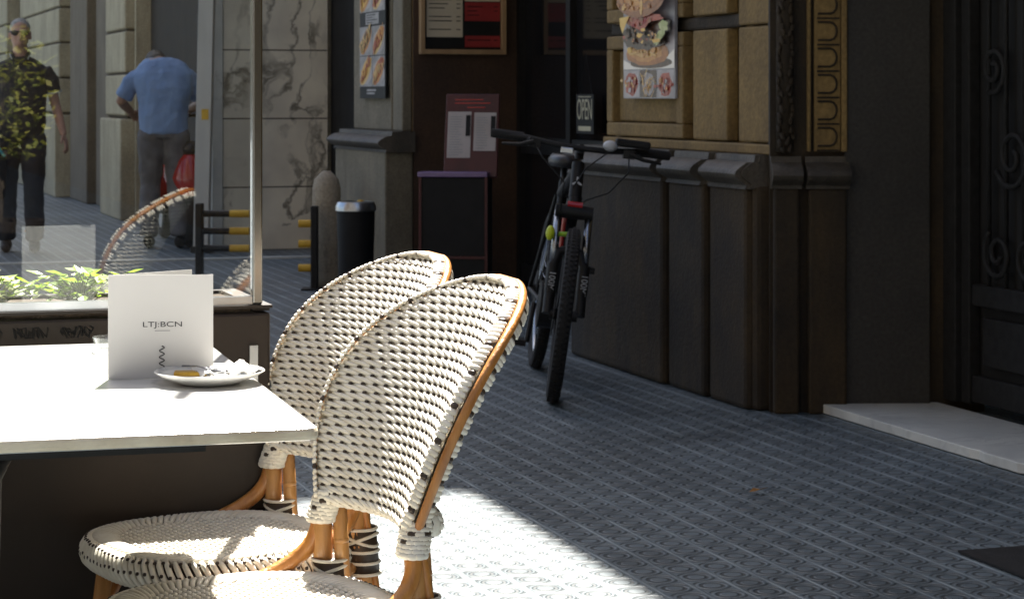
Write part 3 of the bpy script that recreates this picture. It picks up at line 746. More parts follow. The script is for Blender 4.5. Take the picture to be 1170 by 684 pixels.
for i, (m1, m2, bg) in enumerate((('tomato', 'bun', 'plate_print'), ('fries', 'cheese', 'patty'), ('tomato', 'bun', 'plate_print'))):
    P = Print(-.0005); x0 = -.295+i*.197; x1 = x0+.19
    P.put(rect(x0, x1, 1.195, 1.312), bg); cx = (x0+x1)/2; r_ = random.Random(40+i)
    P.put(blob(cx, 1.252, .075, .05, seed=20+i, j=.1), 'plate_print' if i == 1 else m1)
    for q in range(26):
        a_, c2_ = cx+r_.gauss(0, .04), 1.253+r_.gauss(0, .022)
        if i == 1:
            an = r_.uniform(0, 3.14); dx_, dz_ = .026*math.cos(an), .022*math.sin(an)
            P.put([(a_-dx_-.003, c2_-dz_), (a_-dx_+.003, c2_-dz_), (a_+dx_+.003, c2_+dz_), (a_+dx_-.003, c2_+dz_)], 'fries' if r_.random() < .6 else 'cheese')
        else:
            P.put(blob(a_, c2_, r_.uniform(.008, .02), r_.uniform(.006, .014), n=9, seed=q, j=.3), r_.choice([m1, m2, 'tomato', 'bun_pale' if i == 0 else 'tomato', 'plate_print']))
    P.build('dish_picture', bp_)
hp = wall_empty('snack_poster', 'tall narrow black poster with rows of hot dog pictures beside the alley', 'poster', -13.50, 3.515, 0)
p = MB(); p.bb(-.33, .31, 0, .012, 1.185, 2.1); p.build('panel', 'poster_black', hp)
def dog(P, x0, x1, z0, z1, bg, m1, m2, seed):
    P.put(rect(x0, x1, z0, z1), bg); cx, cz = (x0+x1)/2, (z0+z1)/2; hx, hz = (x1-x0)/2, (z1-z0)/2
    r_ = random.Random(seed); rot = .45
    P.put(blob(cx, cz, hx*.95, hz*.9, seed=seed, j=.06), 'poster_grey')
    P.put(blob(cx, cz-hz*.1, hx*.97, hz*.74, seed=seed+9, j=.05), 'plate_print')
    P.put(blob(cx, cz, hx*.98, hz*.66, seed=seed+1, j=.06, rot=rot), 'bun' if seed % 2 else 'bun_pale')
    P.put(blob(cx, cz+.01, hx*.95, hz*.46, seed=seed+2, j=.10, rot=rot), m1)
    for q in range(26):
        s_ = r_.uniform(-.8, .8)*hx
        P.put(blob(cx+s_*math.cos(rot)+r_.uniform(-.01,.01), cz+.01+s_*math.sin(rot)+r_.uniform(-.03, .03), .028, .012, n=9, seed=q+seed, j=.3, rot=r_.uniform(0, 3)), r_.choice([m1, m2, 'bun', m2]))
for (x0, x1, z0, z1, a_, c2_, sd) in ((-.33, -.01, 1.46, 1.645, 'patty', 'bun_pale', 51), (-.005, .30, 1.46, 1.645, 'tomato', 'bun', 52), (-.33, -.01, 1.262, 1.455, 'cheese', 'tomato', 54), (-.005, .30, 1.262, 1.455, 'tomato', 'bun_pale', 55), (-.33, -.01, 1.738, 1.93, 'cheese', 'bun', 57), (-.005, .30, 1.738, 1.93, 'tomato', 'bun', 58)):
    P = Print(-.0005); dog(P, x0, x1, z0, z1, 'poster_grey', a_, c2_, sd); P.build('snack_picture', hp)
P = Print(-.0005); P.put(rect(-.18, .15, 1.657, 1.73), 'poster_grey'); r_ = random.Random(8)
for rr_ in range(4):
    P.put(rect(-.15, -.15+r_.uniform(.12, .27), 1.666+rr_*.016, 1.672+rr_*.016), 'ink')
P.build('caption_plate', hp)
for (x1_, z_) in ((.05, 1.212), (.08, 1.232)):
    P = Print(-.0005); P.put(rect(-.15, x1_, z_, z_+.012), 'poster_grey'); P.build('caption_line', hp)

# ------------------------------------------------------------------ bicycle
bk = empty('mountain_bike', 'black mountain bike leaning on the sandstone wall by the bar doorway', 'bicycle', (.155, 8.60, 0), R(93))
bk.rotation_euler = (R(-7.5), 0, R(-87))
# local: x forward is towards +x => after rotation points at the viewer
def wheel(cx, steer=0):
    wl = bpy.data.objects.new('wheel', None); COL.objects.link(wl); wl.parent = bk; wl.location = (cx, 0, .345); wl.rotation_euler = (0, 0, steer)
    q = MB()
    n = 56
    q.tube([(.315*math.cos(2*math.pi*i/n), 0, .315*math.sin(2*math.pi*i/n)) for i in range(n)], .028, 12, closed=True)
    for i in range(96):
        a_ = 2*math.pi*i/96
        for s_ in (-1, 0, 1):
            a2 = a_ + (.5*2*math.pi/96 if s_ == 0 else 0)
            rr = .343 if s_ == 0 else .336
            q.box(None, (.010, .013, .009), M4=Matrix.Rotation(-a2, 4, 'Y') @ Matrix.Translation((0, s_*.0155, rr)))
    q.build('tyre', 'rubber', wl)
    q = MB(); q.tube([(.288*math.cos(2*math.pi*i/n), 0, .288*math.sin(2*math.pi*i/n)) for i in range(n)], .013, 8, closed=True); q.build('rim', 'silver', wl, smooth=True)
    q = MB()
    for i in range(28):
        a_ = 2*math.pi*i/28; b2 = a_+(.35 if i % 2 else -.35)
        q.tube([(.02*math.cos(b2), .03*(1 if i % 4 < 2 else -1), .02*math.sin(b2)), (.285*math.cos(a_), 0, .285*math.sin(a_))], .0013, 4)
    q.build('spokes', 'silver', wl)
    q = MB(); q.tube([(0, -.055, 0), (0, .055, 0)], .022, 12); q.tube([(0, -.04, 0), (0, -.036, 0)], .085, 20); q.build('hub', 'black_metal', wl)
    return wl
wheel(.02, R(-4)); wheel(-1.09)
q = MB()
HT, HB = Vector((-.19, 0, .94)), Vector((-.145, 0, .80)); BB_ = Vector((-.66, 0, .32)); ST = Vector((-.83, 0, .84)); RA = Vector((-1.09, 0, .345))
q.tube([HT, HB], .026, 12); q.tube([HB, BB_], [.03, .033], 12); q.tube([HT+Vector((0,0,-.03)), ST+Vector((.02,0,-.05))], .024, 12); q.tube([BB_, ST], .019, 12)
for s_ in (-1, 1):
    q.tube([RA+Vector((0, s_*.066, 0)), Vector((-.83, s_*.02, .78))], .010, 8); q.tube([RA+Vector((0, s_*.066, 0)), BB_+Vector((0, s_*.03, 0))], .011, 8)
q.build('frame', 'black_metal', bk, smooth=True, angle=60)
q = MB()
q.tube([(-.185, -.022, .90), (-.17, -.021, .915), (-.15, -.0212, .885)], .001, 5)
LOGO = Matrix.Translation((-.130, 0, .865)) @ Matrix.Rotation(R(90), 4, 'Z') @ Matrix.Rotation(R(-18), 4, 'X')
q = MB()
for a_ in (90, 210, 330):
    q.bead(LOGO @ Vector((.011*math.cos(R(a_)), 0, .011*math.sin(R(a_)))), (LOGO.to_3x3() @ Vector((math.cos(R(a_)), 0, math.sin(R(a_))))), (LOGO.to_3x3() @ Vector((-math.sin(R(a_)), 0, math.cos(R(a_))))), (LOGO.to_3x3() @ Vector((0,1,0))), .011, .0045, .002)
q.build('head_badge', 'decal_white', bk)
q = MB()
for s_ in (-1, 1):
    q.tube([(-.03, s_*.062, .50), (.02, s_*.064, .345)], .021, 12)      # lower legs
q.tube([(-.03, -.062, .53), (-.05, -.045, .585), (-.055, 0, .60), (-.05, .045, .585), (-.03, .062, .53)], .02, 10)
for s_ in (-1, 1): q.tube([(-.025, s_*.062, .54), (-.005, s_*.063, .43)], .0225, 12)
q2 = MB(); q2.tube([(-.108, -.075, .745), (-.108, .075, .745)], .028, 12); q2.tube([(-.13, 0, .80), (-.108, 0, .73)], .026, 12); q2.build('fork_crown', 'black_metal', bk, smooth=True, angle=60)
q.build('fork_lower', 'black_metal', bk, smooth=True, angle=60)
q = MB()
for s_ in (-1, 1): q.tube([(-.108, s_*.062, .745), (-.028, s_*.062, .53)], .016, 12)
q.build('stanchions', 'silver', bk, smooth=True)
q = MB(); q.tube([(-.10, -.03, .775), (-.10, .03, .775)], .012, 8); q.build('crown_ring', 'red', bk)
for s_, bod in ((-1, '100MM'), (1, '100MM')):
    mx_ = Matrix.Translation((.019, s_*.064, .46)) @ Matrix.Rotation(R(90), 4, 'Z') @ Matrix.Rotation(R(90+16), 4, 'X') @ Matrix.Rotation(R(-90), 4, 'Z')
    text_obj('fork_lettering', bod, .036, 'decal_white', bk, mx_)
q = MB(); q.ball((-.045, -.088, .655), (.022, .018, .03)); q.build('lamp', 'neon_yellow', bk, smooth=True)
q = MB(); q.tube([(-.05, -.05, .655), (-.03, 0, .66), (-.05, .03, .65)], .010, 8); q.build('strap', 'lime', bk, smooth=True)
# cockpit
ck = MB(); ck.tube([(-.195, 0, .955), (-.20, 0, .99), (-.13, 0, 1.0)], .018, 10)
ck.tube([(-.19, -.35, 1.015), (-.15, -.22, 1.015), (-.13, -.1, 1.002), (-.13, 0, 1.0), (-.13, .1, 1.002), (-.15, .22, 1.015), (-.19, .35, 1.015)], .0125, 10)
HBAR = ck.build('handlebar', 'black_metal', bk, smooth=True, angle=60)
for s_ in (-1, 1):
    q = MB(); q.tube([(-.195, s_*.36, 1.015), (-.165, s_*.235, 1.015)], .019, 12); q.build('grip', 'rubber', HBAR, smooth=True, angle=60)
    q = MB(); q.tube([(-.15, s_*.215, 1.01), (-.10, s_*.20, 1.0), (-.095, s_*.25, .985), (-.11, s_*.32, .98)], [.012, .011, .008, .006], 8); q.box((-.135, s_*.19, 1.0), (.06, .045, .035)); q.build('brake_lever', 'black_metal', HBAR, smooth=True, angle=40)
q = MB(); q.ball((-.105, .11, 1.025), (.026, .03, .022)); q.build('bell', 'decal_white', HBAR, smooth=True)
q = MB(); q.bb(-.15, -.09, .13, .27, 1.028, 1.06); q.build('light_mount', 'black_plastic', HBAR, bevel=.01)
q = MB(); q.box((-.10, -.06, .985), (.03, .05, .025)); q.build('computer', 'brushed', HBAR, bevel=.004)
q = MB()
q.tube([(-.12, .19, 1.0), (-.05, .19, .93), (-.04, .12, .84), (-.08, .04, .80), (-.13, .03, .78)], .003, 6)
q.tube([(-.12, .17, 1.0), (-.04, .10, 1.0), (-.02, .02, .93), (-.08, -.02, .84)], .003, 6)
q.tube([(-.12, -.19, 1.0), (-.03, -.16, .95), (-.03, -.06, .86), (-.06, -.06, .74)], .003, 6)
q.build('cables', 'black_plastic', HBAR, smooth=True)
q = MB(); q.loft([((-.87, 0, .90), .14, .07), ((-.86, 0, .93), .15, .075), ((-.86, 0, .955), .13, .06)]); q.tube([(-.83, 0, .80), (-.87, 0, .91)], .014, 10); q.build('saddle', 'fabric_seat', bk, smooth=True)
q = MB(); q.tube([(-.66, -.05, .32), (-.66, .05, .32)], .10, 24); q.tube([(-.66, -.07, .32), (-.60, -.085, .16)], .012, 8); q.tube([(-.66, .07, .32), (-.72, .085, .48)], .012, 8); q.bb(-.65, -.55, -.17, -.09, .145, .17); q.bb(-.77, -.67, .09, .17, .47, .495); q.build('crankset', 'black_metal', bk)
q = MB(); q.bb(-.22, -.16, -.036, -.02, .55, .75); q.build('bottle', 'red', bk, bevel=.006)
# dry leaf on the pavement
lf = MB(); lf.add([(0,0,.006),(.018,.012,.016),(.045,.006,.01),(.062,-.006,.018),(.04,-.018,.02),(.014,-.014,.01)], [(0,1,2,5),(2,3,4,5)])
tag(lf.build('dry_leaf', 'leaf_dry', loc=(.715, 6.60, .002), rz=.3), 'small curled brown leaf lying alone on the dark pavement', 'leaf')

# ------------------------------------------------------------------ bistro chair
BZ, BH = .52, .372
def back_pt(x, v):
    z = BZ + BH*v
    y = .232 + (BH*v)*math.tan(R(26.5)) + .030*v*v - .075*(x/.215)**2 - .012*math.sin(math.pi*v)
    return Vector((x, y, z))
def back_w(v):
    if v < .55: return .165 + .062*math.sin(math.pi/2*v/.55)
    return .227*math.sqrt(max(0.0, 1-((v-.55)/.45)**2.5))
def back_n(x, v):
    a_ = back_pt(x+.002, v)-back_pt(x-.002, v); b2 = back_pt(x, min(v+.01, 1.02))-back_pt(x, v-.01)
    n = a_.cross(b2).normalized()       # points to -y (front)
    return n if n.y < 0 else -n
def cane_nodes(mb, pts, r, fr):
    pts = [Vector(p) for p in pts]
    for f in fr:
        k = f*(len(pts)-1); i = min(int(k), len(pts)-2); c = pts[i].lerp(pts[i+1], k-i); d = (pts[i+1]-pts[i]).normalized()
        mb.tube([c-d*.004, c-d*.0015, c+d*.0015, c+d*.004], [r, r*1.07, r*1.07, r], 12)
def make_chair():
    root = empty('bistro_chair', 'x', 'chair', (0,0,0), 0, 'woven bistro chairs on the terrace')
    rnd = random.Random(11)
    # ---- backrest: padded core in shaded cream, cream strands woven over both faces
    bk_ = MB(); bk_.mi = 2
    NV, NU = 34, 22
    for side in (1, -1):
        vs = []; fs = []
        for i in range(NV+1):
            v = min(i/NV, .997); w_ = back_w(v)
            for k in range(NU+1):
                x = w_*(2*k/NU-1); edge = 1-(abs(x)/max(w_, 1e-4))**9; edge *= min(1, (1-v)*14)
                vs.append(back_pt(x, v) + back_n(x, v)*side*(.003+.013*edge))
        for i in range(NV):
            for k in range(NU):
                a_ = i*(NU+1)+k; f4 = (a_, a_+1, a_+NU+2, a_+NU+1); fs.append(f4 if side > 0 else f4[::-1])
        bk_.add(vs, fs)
    bk_.mi = 0
    PX, PZ = .0235, .0150
    def surf(x, v, side, lift):
        w_ = max(back_w(min(max(v, 0), .995)), 1e-3)
        edge = 1-min(1, abs(x)/(w_+.002))**9; edge *= min(1, (1-v)*14)
        return back_pt(x, v) + back_n(x, min(v, .985))*side*(.0035+.013*edge+lift)
    rows = int(BH*1.13/PZ)
    for side in (1, -1):
        for r_ in range(rows):
            vt, vb = (r_+1.08)/rows, (r_-.08)/rows
            n_ = int(.23/PX)+2
            for k in range(-n_, n_+1):
                xm = k*PX + (r_ % 2)*.45*PX + rnd.uniform(-.0006, .0006)
                pts = []
                for q_ in range(7):
                    a_ = q_/6; x = xm + (a_-.5)*2.15*PX; v = min(max(vt + (vb-vt)*(a_*.76+.12), .004), .985)
                    if abs(x) > back_w(v)+.001: continue
                    pts.append(surf(x, v, side, max(0, .0026*math.sin(math.pi*a_))**1.0-.0006))
                if len(pts) >= 3:
                    m3 = len(pts)
                    bk_.tube(pts, [.0026]+[.0042]*(m3-2)+[.0026], 6)
                xd = xm+PX*1.06; vd = min(vb+.10/rows, .98)
                if vd > .02 and abs(xd) < back_w(vd)-.008:
                    bk_.mi = 1; nr = back_n(xd, vd)*side
                    ax = (back_pt(xd+.004, vd)-back_pt(xd-.004, vd)).normalized()
                    bk_.bead(surf(xd, vd, side, .0026), ax, nr.cross(ax), nr, .0038, .0027, .0024); bk_.mi = 0
    # edge binding: short strands over the edge on both sides of the rim cane
    out = []
    N_ = 120
    for i in range(N_+1):
        v = i/N_*.999
        out.append((-back_w(v), v))
    out += [(-x, v) for x, v in out[::-1][1:]]
    pts = [back_pt(x, v) for x, v in out]
    # resample evenly
    def resample(ps, step):
        res = [ps[0]]; acc = 0
        for a_, b2 in zip(ps[:-1], ps[1:]):
            d = (b2-a_).length; pos = step-acc
            while pos <= d: res.append(a_.lerp(b2, pos/d)); pos += step
            acc = (acc+d) % step if d else acc
        return res
    ev = resample(pts, .0098)
    for i in range(1, len(ev)-1):
        tg = (ev[i+1]-ev[i-1]).normalized(); c = ev[i]
        x = c.x; v = (c.z-BZ)/BH; nr = back_n(x, min(v, .99)); outw = tg.cross(nr)
        if outw.dot(c-Vector((0, .25, .68))) < 0: outw = -outw
        for side in (1, -1):
            bk_.mi = 1 if (i % 6 == 0 if side > 0 else i % 4 == 2) else 0
            bk_.bead(c + nr*side*.0135 - outw*.0015, (nr*.85-outw*.5*side).normalized() if side > 0 else (nr*.85+outw*.5).normalized(), tg, outw, .0108 if bk_.mi == 0 else .0070, .0054, .0048)
    bk_.mi = 0
    # bottom edge roll and woven cuffs on the two posts
    brow = [back_pt(.165*(2*i/18-1), .0)+Vector((0,0,.004)) for i in range(19)]
    for i in range(18): bk_.bead((brow[i]+brow[i+1])/2, (brow[i+1]-brow[i]).normalized(), Vector((0,0,1)), Vector((0,-1,0)), .011, .007, .014)
    for s_ in (-1, 1):
        p0 = back_pt(s_*.158, .05)+Vector((0, .004, 0)); p1 = Vector((s_*.166, .190, .494))
        for i in range(8):
            c = p1.lerp(p0, i/7)
            for k in range(12):
                a_ = 2*math.pi*k/12+(i % 2)*.26
                d_ = Vector((math.cos(a_)*.027, math.sin(a_)*.021, 0)); tn = Vector((-math.sin(a_), math.cos(a_), 0))
                bk_.mi = 1 if (i >= 3 and (k+2*i) % 5 == 0) else 0
                bk_.bead(c+d_, tn, Vector((0,0,1)), Vector((math.cos(a_), math.sin(a_), 0)), .0085, .0060, .0038)
    bk_.mi = 0
    # woven roll along the outer foot of the back
    rl = [back_pt(.168*(2*i/28-1), .03)+Vector((0, .030, .004)) for i in range(29)]
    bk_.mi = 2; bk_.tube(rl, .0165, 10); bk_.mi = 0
    for i in range(28):
        ax = (rl[i+1]-rl[i]).normalized(); e1 = Vector((0,0,1)); e1 = (e1-ax*e1.dot(ax)).normalized(); e2 = ax.cross(e1)
        for k in range(9):
            a_ = 2*math.pi*(k+.5*(i % 2))/9; nr = e1*math.cos(a_)+e2*math.sin(a_); tn = ax.cross(nr)
            bk_.mi = 1 if (k*2+i) % 5 == 0 else 0
            bk_.bead((rl[i]+rl[i+1])/2+nr*.0175, (tn+ax*.35).normalized(), ax, nr, .0068, .0066, .0040)
    bk_.mi = 0
    for s_ in (-1, 1): bk_.ball(rl[0 if s_ < 0 else -1], (.012, .019, .019), 12, 7)
    BR = bk_.build('backrest', ['cream', 'brown_cane', 'cream_shade'], root, smooth=True)
    q = MB()
    rim = [back_pt(x, v)+( (Vector((x, 0, (v-.5)*.4)).normalized())*.0055) - back_n(x, min(v, .99))*.004 for x, v in out]
    rim = [Vector((-.196, .262, .0)), Vector((-.192, .238, .22)), Vector((-.183, .212, .42)), Vector((-.177, .205, .48))]+rim+[Vector((.177, .205, .48)), Vector((.183, .212, .42)), Vector((.192, .238, .22)), Vector((.196, .262, .0))]
    q.tube(rim, .0076, 10); q.build('rim', 'rattan', BR, smooth=True)
    # ---- seat
    SR = .232
    _ns = 720; _pp = [(0.0, 0.0)]
    def _raw(a_, n=2.7):
        c_, s_ = math.cos(a_), math.sin(a_); d = (abs(c_)**n+abs(s_)**n)**(-1/n); return Vector((c_*d, s_*d*.98, 0))
    for i in range(_ns): _pp.append((2*math.pi*(i+1)/_ns, _pp[-1][1]+(_raw(2*math.pi*(i+1)/_ns)-_raw(2*math.pi*i/_ns)).length))
    def ua(a_):
        f = (a_/(2*math.pi)); w0 = math.floor(f); t_ = (f-w0)*_pp[-1][1]; lo_, hi_ = 0, _ns
        while hi_-lo_ > 1:
            m_i = (lo_+hi_)//2
            if _pp[m_i][1] <= t_: lo_ = m_i
            else: hi_ = m_i
        q_ = (t_-_pp[lo_][1])/max(1e-9, _pp[hi_][1]-_pp[lo_][1]); return 2*math.pi*w0+_pp[lo_][0]+(_pp[hi_][0]-_pp[lo_][0])*q_
    def se(a_, r, n=2.7):
        a_ = ua(a_); c_, s_ = math.cos(a_), math.sin(a_); d = (abs(c_)**n+abs(s_)**n)**(-1/n); return Vector((c_*d*r, s_*d*r*.98, 0))
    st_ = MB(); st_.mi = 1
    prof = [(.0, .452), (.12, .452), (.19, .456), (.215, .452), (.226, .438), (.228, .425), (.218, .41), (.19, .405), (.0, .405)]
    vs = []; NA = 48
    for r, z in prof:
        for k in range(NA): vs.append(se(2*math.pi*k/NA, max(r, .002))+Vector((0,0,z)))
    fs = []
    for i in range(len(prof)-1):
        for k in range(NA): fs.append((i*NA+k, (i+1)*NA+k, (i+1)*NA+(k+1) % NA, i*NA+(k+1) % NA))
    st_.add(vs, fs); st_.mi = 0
    PX, PY = .0205, .0118
    for r_ in range(-18, 19):
        y = r_*PY
        for k in range(-11, 12):
            x = k*PX+(r_ % 2)*.5*PX
            if (abs(x/.172)**2.7+abs(y/.168)**2.7) > 1: continue
            ti = R(-16)+rnd.uniform(-.05, .05)
            st_.bead(Vector((x, y, .4540)), Vector((math.cos(ti), math.sin(ti), 0)), Vector((-math.sin(ti), math.cos(ti), 0)), Vector((0,0,1)), .0086, .0053, .0046)
    nb = 96
    for k in range(nb):
        a_ = 2*math.pi*k/nb
        pts = [se(a_+.10-.16*q_/5, .166+.046*q_/5)+Vector((0, 0, .4530+.0055*math.sin(math.pi*.8*q_/5))) for q_ in range(6)]
        st_.tube(pts, [.0034]+[.0051]*4+[.0040], 6)
    nb = 94
    for k in range(nb):
        a_ = 2*math.pi*k/nb
        pts = []
        for q_ in range(7):
            b_ = q_/6; th = R(75-165*b_)
            pts.append(se(a_-.07+.17*b_, .208+.0235*math.cos(th))+Vector((0, 0, .4325+.0255*math.sin(th))))
        st_.tube(pts, [.0038]+[.0056]*5+[.0038], 6)
        for (off, th) in ((-.045, 52), (.03, 5)):
            st_.mi = 1; th = R(th+rnd.uniform(-5, 5)); aa = a_+off+.5*2*math.pi/nb
            p_ = se(aa, .209+.0265*math.cos(th))+Vector((0, 0, .4325+.0290*math.sin(th)))
            tg = (se(aa+.02, .22)-se(aa-.02, .22)).normalized(); o_ = Vector((tg.y, -tg.x, 0)); nr = o_*math.cos(th)+Vector((0,0,math.sin(th)))
            st_.bead(p_, tg, nr.cross(tg), nr, .0030, .0034, .0020); st_.mi = 0
    st_.v = [(x, y, z-.052) for x, y, z in st_.v]
    st_.build('seat', ['cream', 'brown_cane', 'cream_shade'], root, smooth=True)
    q = MB(); q.tube([se(R(-40+260*k/64), .2335)+Vector((0,0,.357)) for k in range(65)], .0105, 10); q.mi = 1
    for k in range(150):
        a_ = R(-40+260*k/149); p_ = se(a_, .224)+Vector((0, 0, .3375)); tg = (se(a_+.02, .224)-se(a_-.02, .224)).normalized(); o_ = Vector((tg.y, -tg.x, 0))
        q.bead(p_, (Vector((0,0,1))+tg*.35).normalized(), tg, o_, .0125, .0034, .0095)
    q.build('seat_rail', ['rattan', 'cream'], root, smooth=True)
    # ---- posts (doubled canes), legs, braces
    for s_ in (-1, 1):
        q = MB()
        q.tube([(s_*.190, .262, 0), (s_*.180, .222, .25), (s_*.172, .196, .42), (s_*.164, .192, .53)], .0165, 12)
        q.tube([(s_*.172, .285, .0), (s_*.160, .245, .25), (s_*.150, .222, .42), (s_*.148, .215, .53)], .0125, 12)
        cane_nodes(q, [(s_*.190, .262, 0), (s_*.180, .222, .25), (s_*.172, .196, .42), (s_*.164, .192, .53)], .0165, (.3, .62, .88)); cane_nodes(q, [(s_*.172, .285, .0), (s_*.160, .245, .25), (s_*.150, .222, .42), (s_*.148, .215, .53)], .0125, (.45, .78))
        q.build('leg', 'rattan_pale', root, smooth=True)
        q = MB()
        q.tube([(s_*.165, -.185, 0), (s_*.158, -.17, .2), (s_*.150, -.152, .352)], .0155, 12)
        q.build('leg', 'rattan_pale', root, smooth=True)
        q = MB()
        arc = []
        for i in range(15):
            a_ = math.pi/2*i/14
            arc.append((s_*(.176+.03*math.sin(a_*2)), .192-.20*(1-math.cos(a_)), .478-.072*math.sin(a_)*1.0-.0))
        arc = [(s_*(.172+.036*t_), .190-.185*t_**1.9, .505-.135*t_**.62) for t_ in [i/14 for i in range(15)]]
        q.tube(arc, .0135, 12); q.build('arm_brace', 'rattan', root, smooth=True)
        q = MB()
        q.tube([(s_*.182, .224, .24), (s_*.186, .18, .30), (s_*.205, .10, .355)], .0105, 10); q.build('corner_brace', 'rattan', root, smooth=True); q = MB()
        q.tube([(s_*.157, -.168, .24), (s_*.180, -.12, .30), (s_*.205, -.05, .355)], .0105, 10)
        q.build('corner_brace', 'rattan', root, smooth=True)
        # striped bindings
        for (p0, p1, rx) in (((s_*.168, .212, .345), (s_*.164, .206, .425), .029),):
            q = MB(); p0, p1 = Vector(p0), Vector(p1); q.mi = 1
            q.tube([p0, p1], rx, 16); q.mi = 0
            for i, tl in ((0, 0), (2, .0), (4, .0), (6, .011), (6, -.011), (8, 0)):
                c = p0.lerp(p1, i/8)
                q.tube([c+Vector((math.cos(2*math.pi*k/18)*(rx+.001), math.sin(2*math.pi*k/18)*(rx+.001), tl*math.sin(2*math.pi*k/18+.8))) for k in range(18)], .0030, 6, closed=True)
            q.build('binding', ['cream', 'brown_cane'], root, smooth=True)
    q = MB()
    q.tube([(-.158, -.17, .2), (0, .0, .22), (.178, .225, .2)], .009, 8); q.tube([(.158, -.17, .2), (0, .0, .239), (-.178, .225, .2)], .009, 8)
    q.build('stretcher', 'rattan', root, smooth=True)
    return root
ch = make_chair()
CH_ROT = R(-60)
ch['label'] = 'woven bistro chair in front, its sunlit back overlapping another by the table corner'
ch.location = (-.402, 3.43, 0); ch.rotation_euler = (0, 0, CH_ROT)
c2 = copy_tree(ch); c2.location = (-.535, 3.965, 0); c2.rotation_euler = (0, 0, R(-58)); c2['label'] = 'woven bistro chair partly hidden behind another, next to the planter end'
c3 = copy_tree(ch); c3.location = (.445, 1.29, 0); c3.rotation_euler = (0, 0, R(-48)); c3['label'] = 'woven bistro chair seen only as a reflection in the glass screen'

# ------------------------------------------------------------------ marble table
TU = Vector((.962, .275, 0)); TV = Vector((-.275, .962, 0)); TANG = math.atan2(.275, .962)
corner = Vector((-.262, 2.985, 0))
tb = empty('marble_table', 'rectangular white marble topped cafe table on a dark iron base', 'table', corner - TU*.44 + TV*.55, TANG)
q = MB()
# local: x along TU, y along TV; top spans x -.36..+.36, y -.55..+.55 ; rounded corner outline
outl = []
HX, HY, RC = .44, .555, .018
for (sx, sy, a0) in ((1, -1, -90), (1, 1, 0), (-1, 1, 90), (-1, -1, 180)):
    for i in range(6):
        a_ = R(a0+90*i/5); outl.append((sx*(HX-RC)+RC*math.cos(a_), sy*(HY-RC)+RC*math.sin(a_)))
q.vprism(outl, .731, .75); q.m = [0 if len(f) > 4 else 1 for f in q.f]
q.build('tabletop', ['table_marble', 'table_edge'], tb, bevel=.0065)
q = MB(); q.bb(-.30, .30, -.44, .44, .705, .7325); q.build('top_support', 'black_metal', tb)
for sy in (-.33, .33):
    q = MB(); q.tube([(0, sy, .05), (0, sy, .14), (0, sy, .40), (0, sy, .66), (0, sy, .705)], [.042, .028, .022, .028, .05], 16); q.build('column', 'black_plastic', tb, smooth=True)
    q = MB()
    for s_ in (-1, 1): q.tube([(0, sy, .08), (s_*.14, sy, .06), (s_*.26, sy, .022), (s_*.30, sy, .018)], [.03, .024, .018, .018], 10)
    q.build('foot', 'black_plastic', tb, smooth=True)
q = MB(); q.tube([(0, -.33, .30), (0, .33, .30)], .015, 10); q.build('stretcher', 'iron', tb)

# menu card on the table
mn = empty('menu_card', 'square white folded menu card standing on the marble table', 'menu', (-.560, 3.487, .7505), math.atan2(.13, .99))
S_ = .165
q = MB(); q.bb(-.082, .083, 0, .0012, 0, S_); q.build('front_leaf', 'paper', mn)
q = MB()
ca, sa = math.cos(R(38)), math.sin(R(38))
x0_, y0_ = -.082, .0016
q.add([(x0_, y0_, 0), (x0_+S_*ca, y0_+S_*sa, 0), (x0_+S_*ca, y0_+S_*sa, S_), (x0_, y0_, S_),
       (x0_-.001*sa, y0_+.001, 0), (x0_+S_*ca-.001*sa, y0_+S_*sa+.001, 0), (x0_+S_*ca-.001*sa, y0_+S_*sa+.001, S_), (x0_-.001*sa, y0_+.001, S_)],
      [(0,1,2,3),(7,6,5,4),(0,4,5,1),(3,2,6,7),(1,5,6,2),(0,3,7,4)])
q.build('back_leaf', 'paper', mn)
text_obj('title_lettering', 'LTJ:BCN', .0118, 'ink', mn, Matrix.Translation((.003, -.0004, .086)) @ FRONT, extrude=.0002, xs=1.5)
text_obj('subtitle_lettering', 'bistro', .0055, 'ink_grey', mn, Matrix.Translation((.003, -.0004, .076)) @ FRONT, extrude=.0002, xs=1.1) if False else None
q = MB(); q.bb(-.009, .015, -.0005, -.0002, .0755, .077); q.build('subtitle_line', 'ink_grey', mn)
q = MB()
zz = [(.002 + .0042*math.sin(i*.9)*(1 if i < 26 else .3), -.0006, .052-i*.00145) for i in range(28)]
q.tube(zz, .0009, 5); q.build('corkscrew_mark', 'ink', mn)
# saucer with napkin, packet and spoon
q = MB(); q.lathe([(.0, .003), (.035, .003), (.045, .0), (.05, .002), (.075, .012), (.087, .019), (.086, .0205), (.073, .015), (.05, .006), (.0, .005)], 40, cap=False); tag(q.build('saucer', 'china', smooth=True, loc=(-.4745, 3.432, .7505)), 'shallow white saucer in front of the menu card', 'plate')
nk = MB(); rn = random.Random(4)
vs = []; NN = 14
for i in range(NN):
    for k in range(NN):
        x = (i/(NN-1)-.5)*.10; y = (k/(NN-1)-.5)*.07
        z = .010 + .010*abs(math.sin(i*.9+k*.35)) + .012*max(0, 1-((i-9)**2+(k-7)**2)/12) + rn.uniform(0, .003)
        vs.append((x, y, z))
nk.add(vs, [(i*NN+k, (i+1)*NN+k, (i+1)*NN+k+1, i*NN+k+1) for i in range(NN-1) for k in range(NN-1)])
o = nk.build('napkin', 'napkin', smooth=True, loc=(-.448, 3.444, .7515), rz=.35)
sd = o.modifiers.new('Thick', 'SOLIDIFY'); sd.thickness = .0008
tag(o, 'crumpled white paper napkin lying in the saucer', 'napkin')
pk = MB(); pk.bb(-.026, .026, -.014, .014, 0, .007)
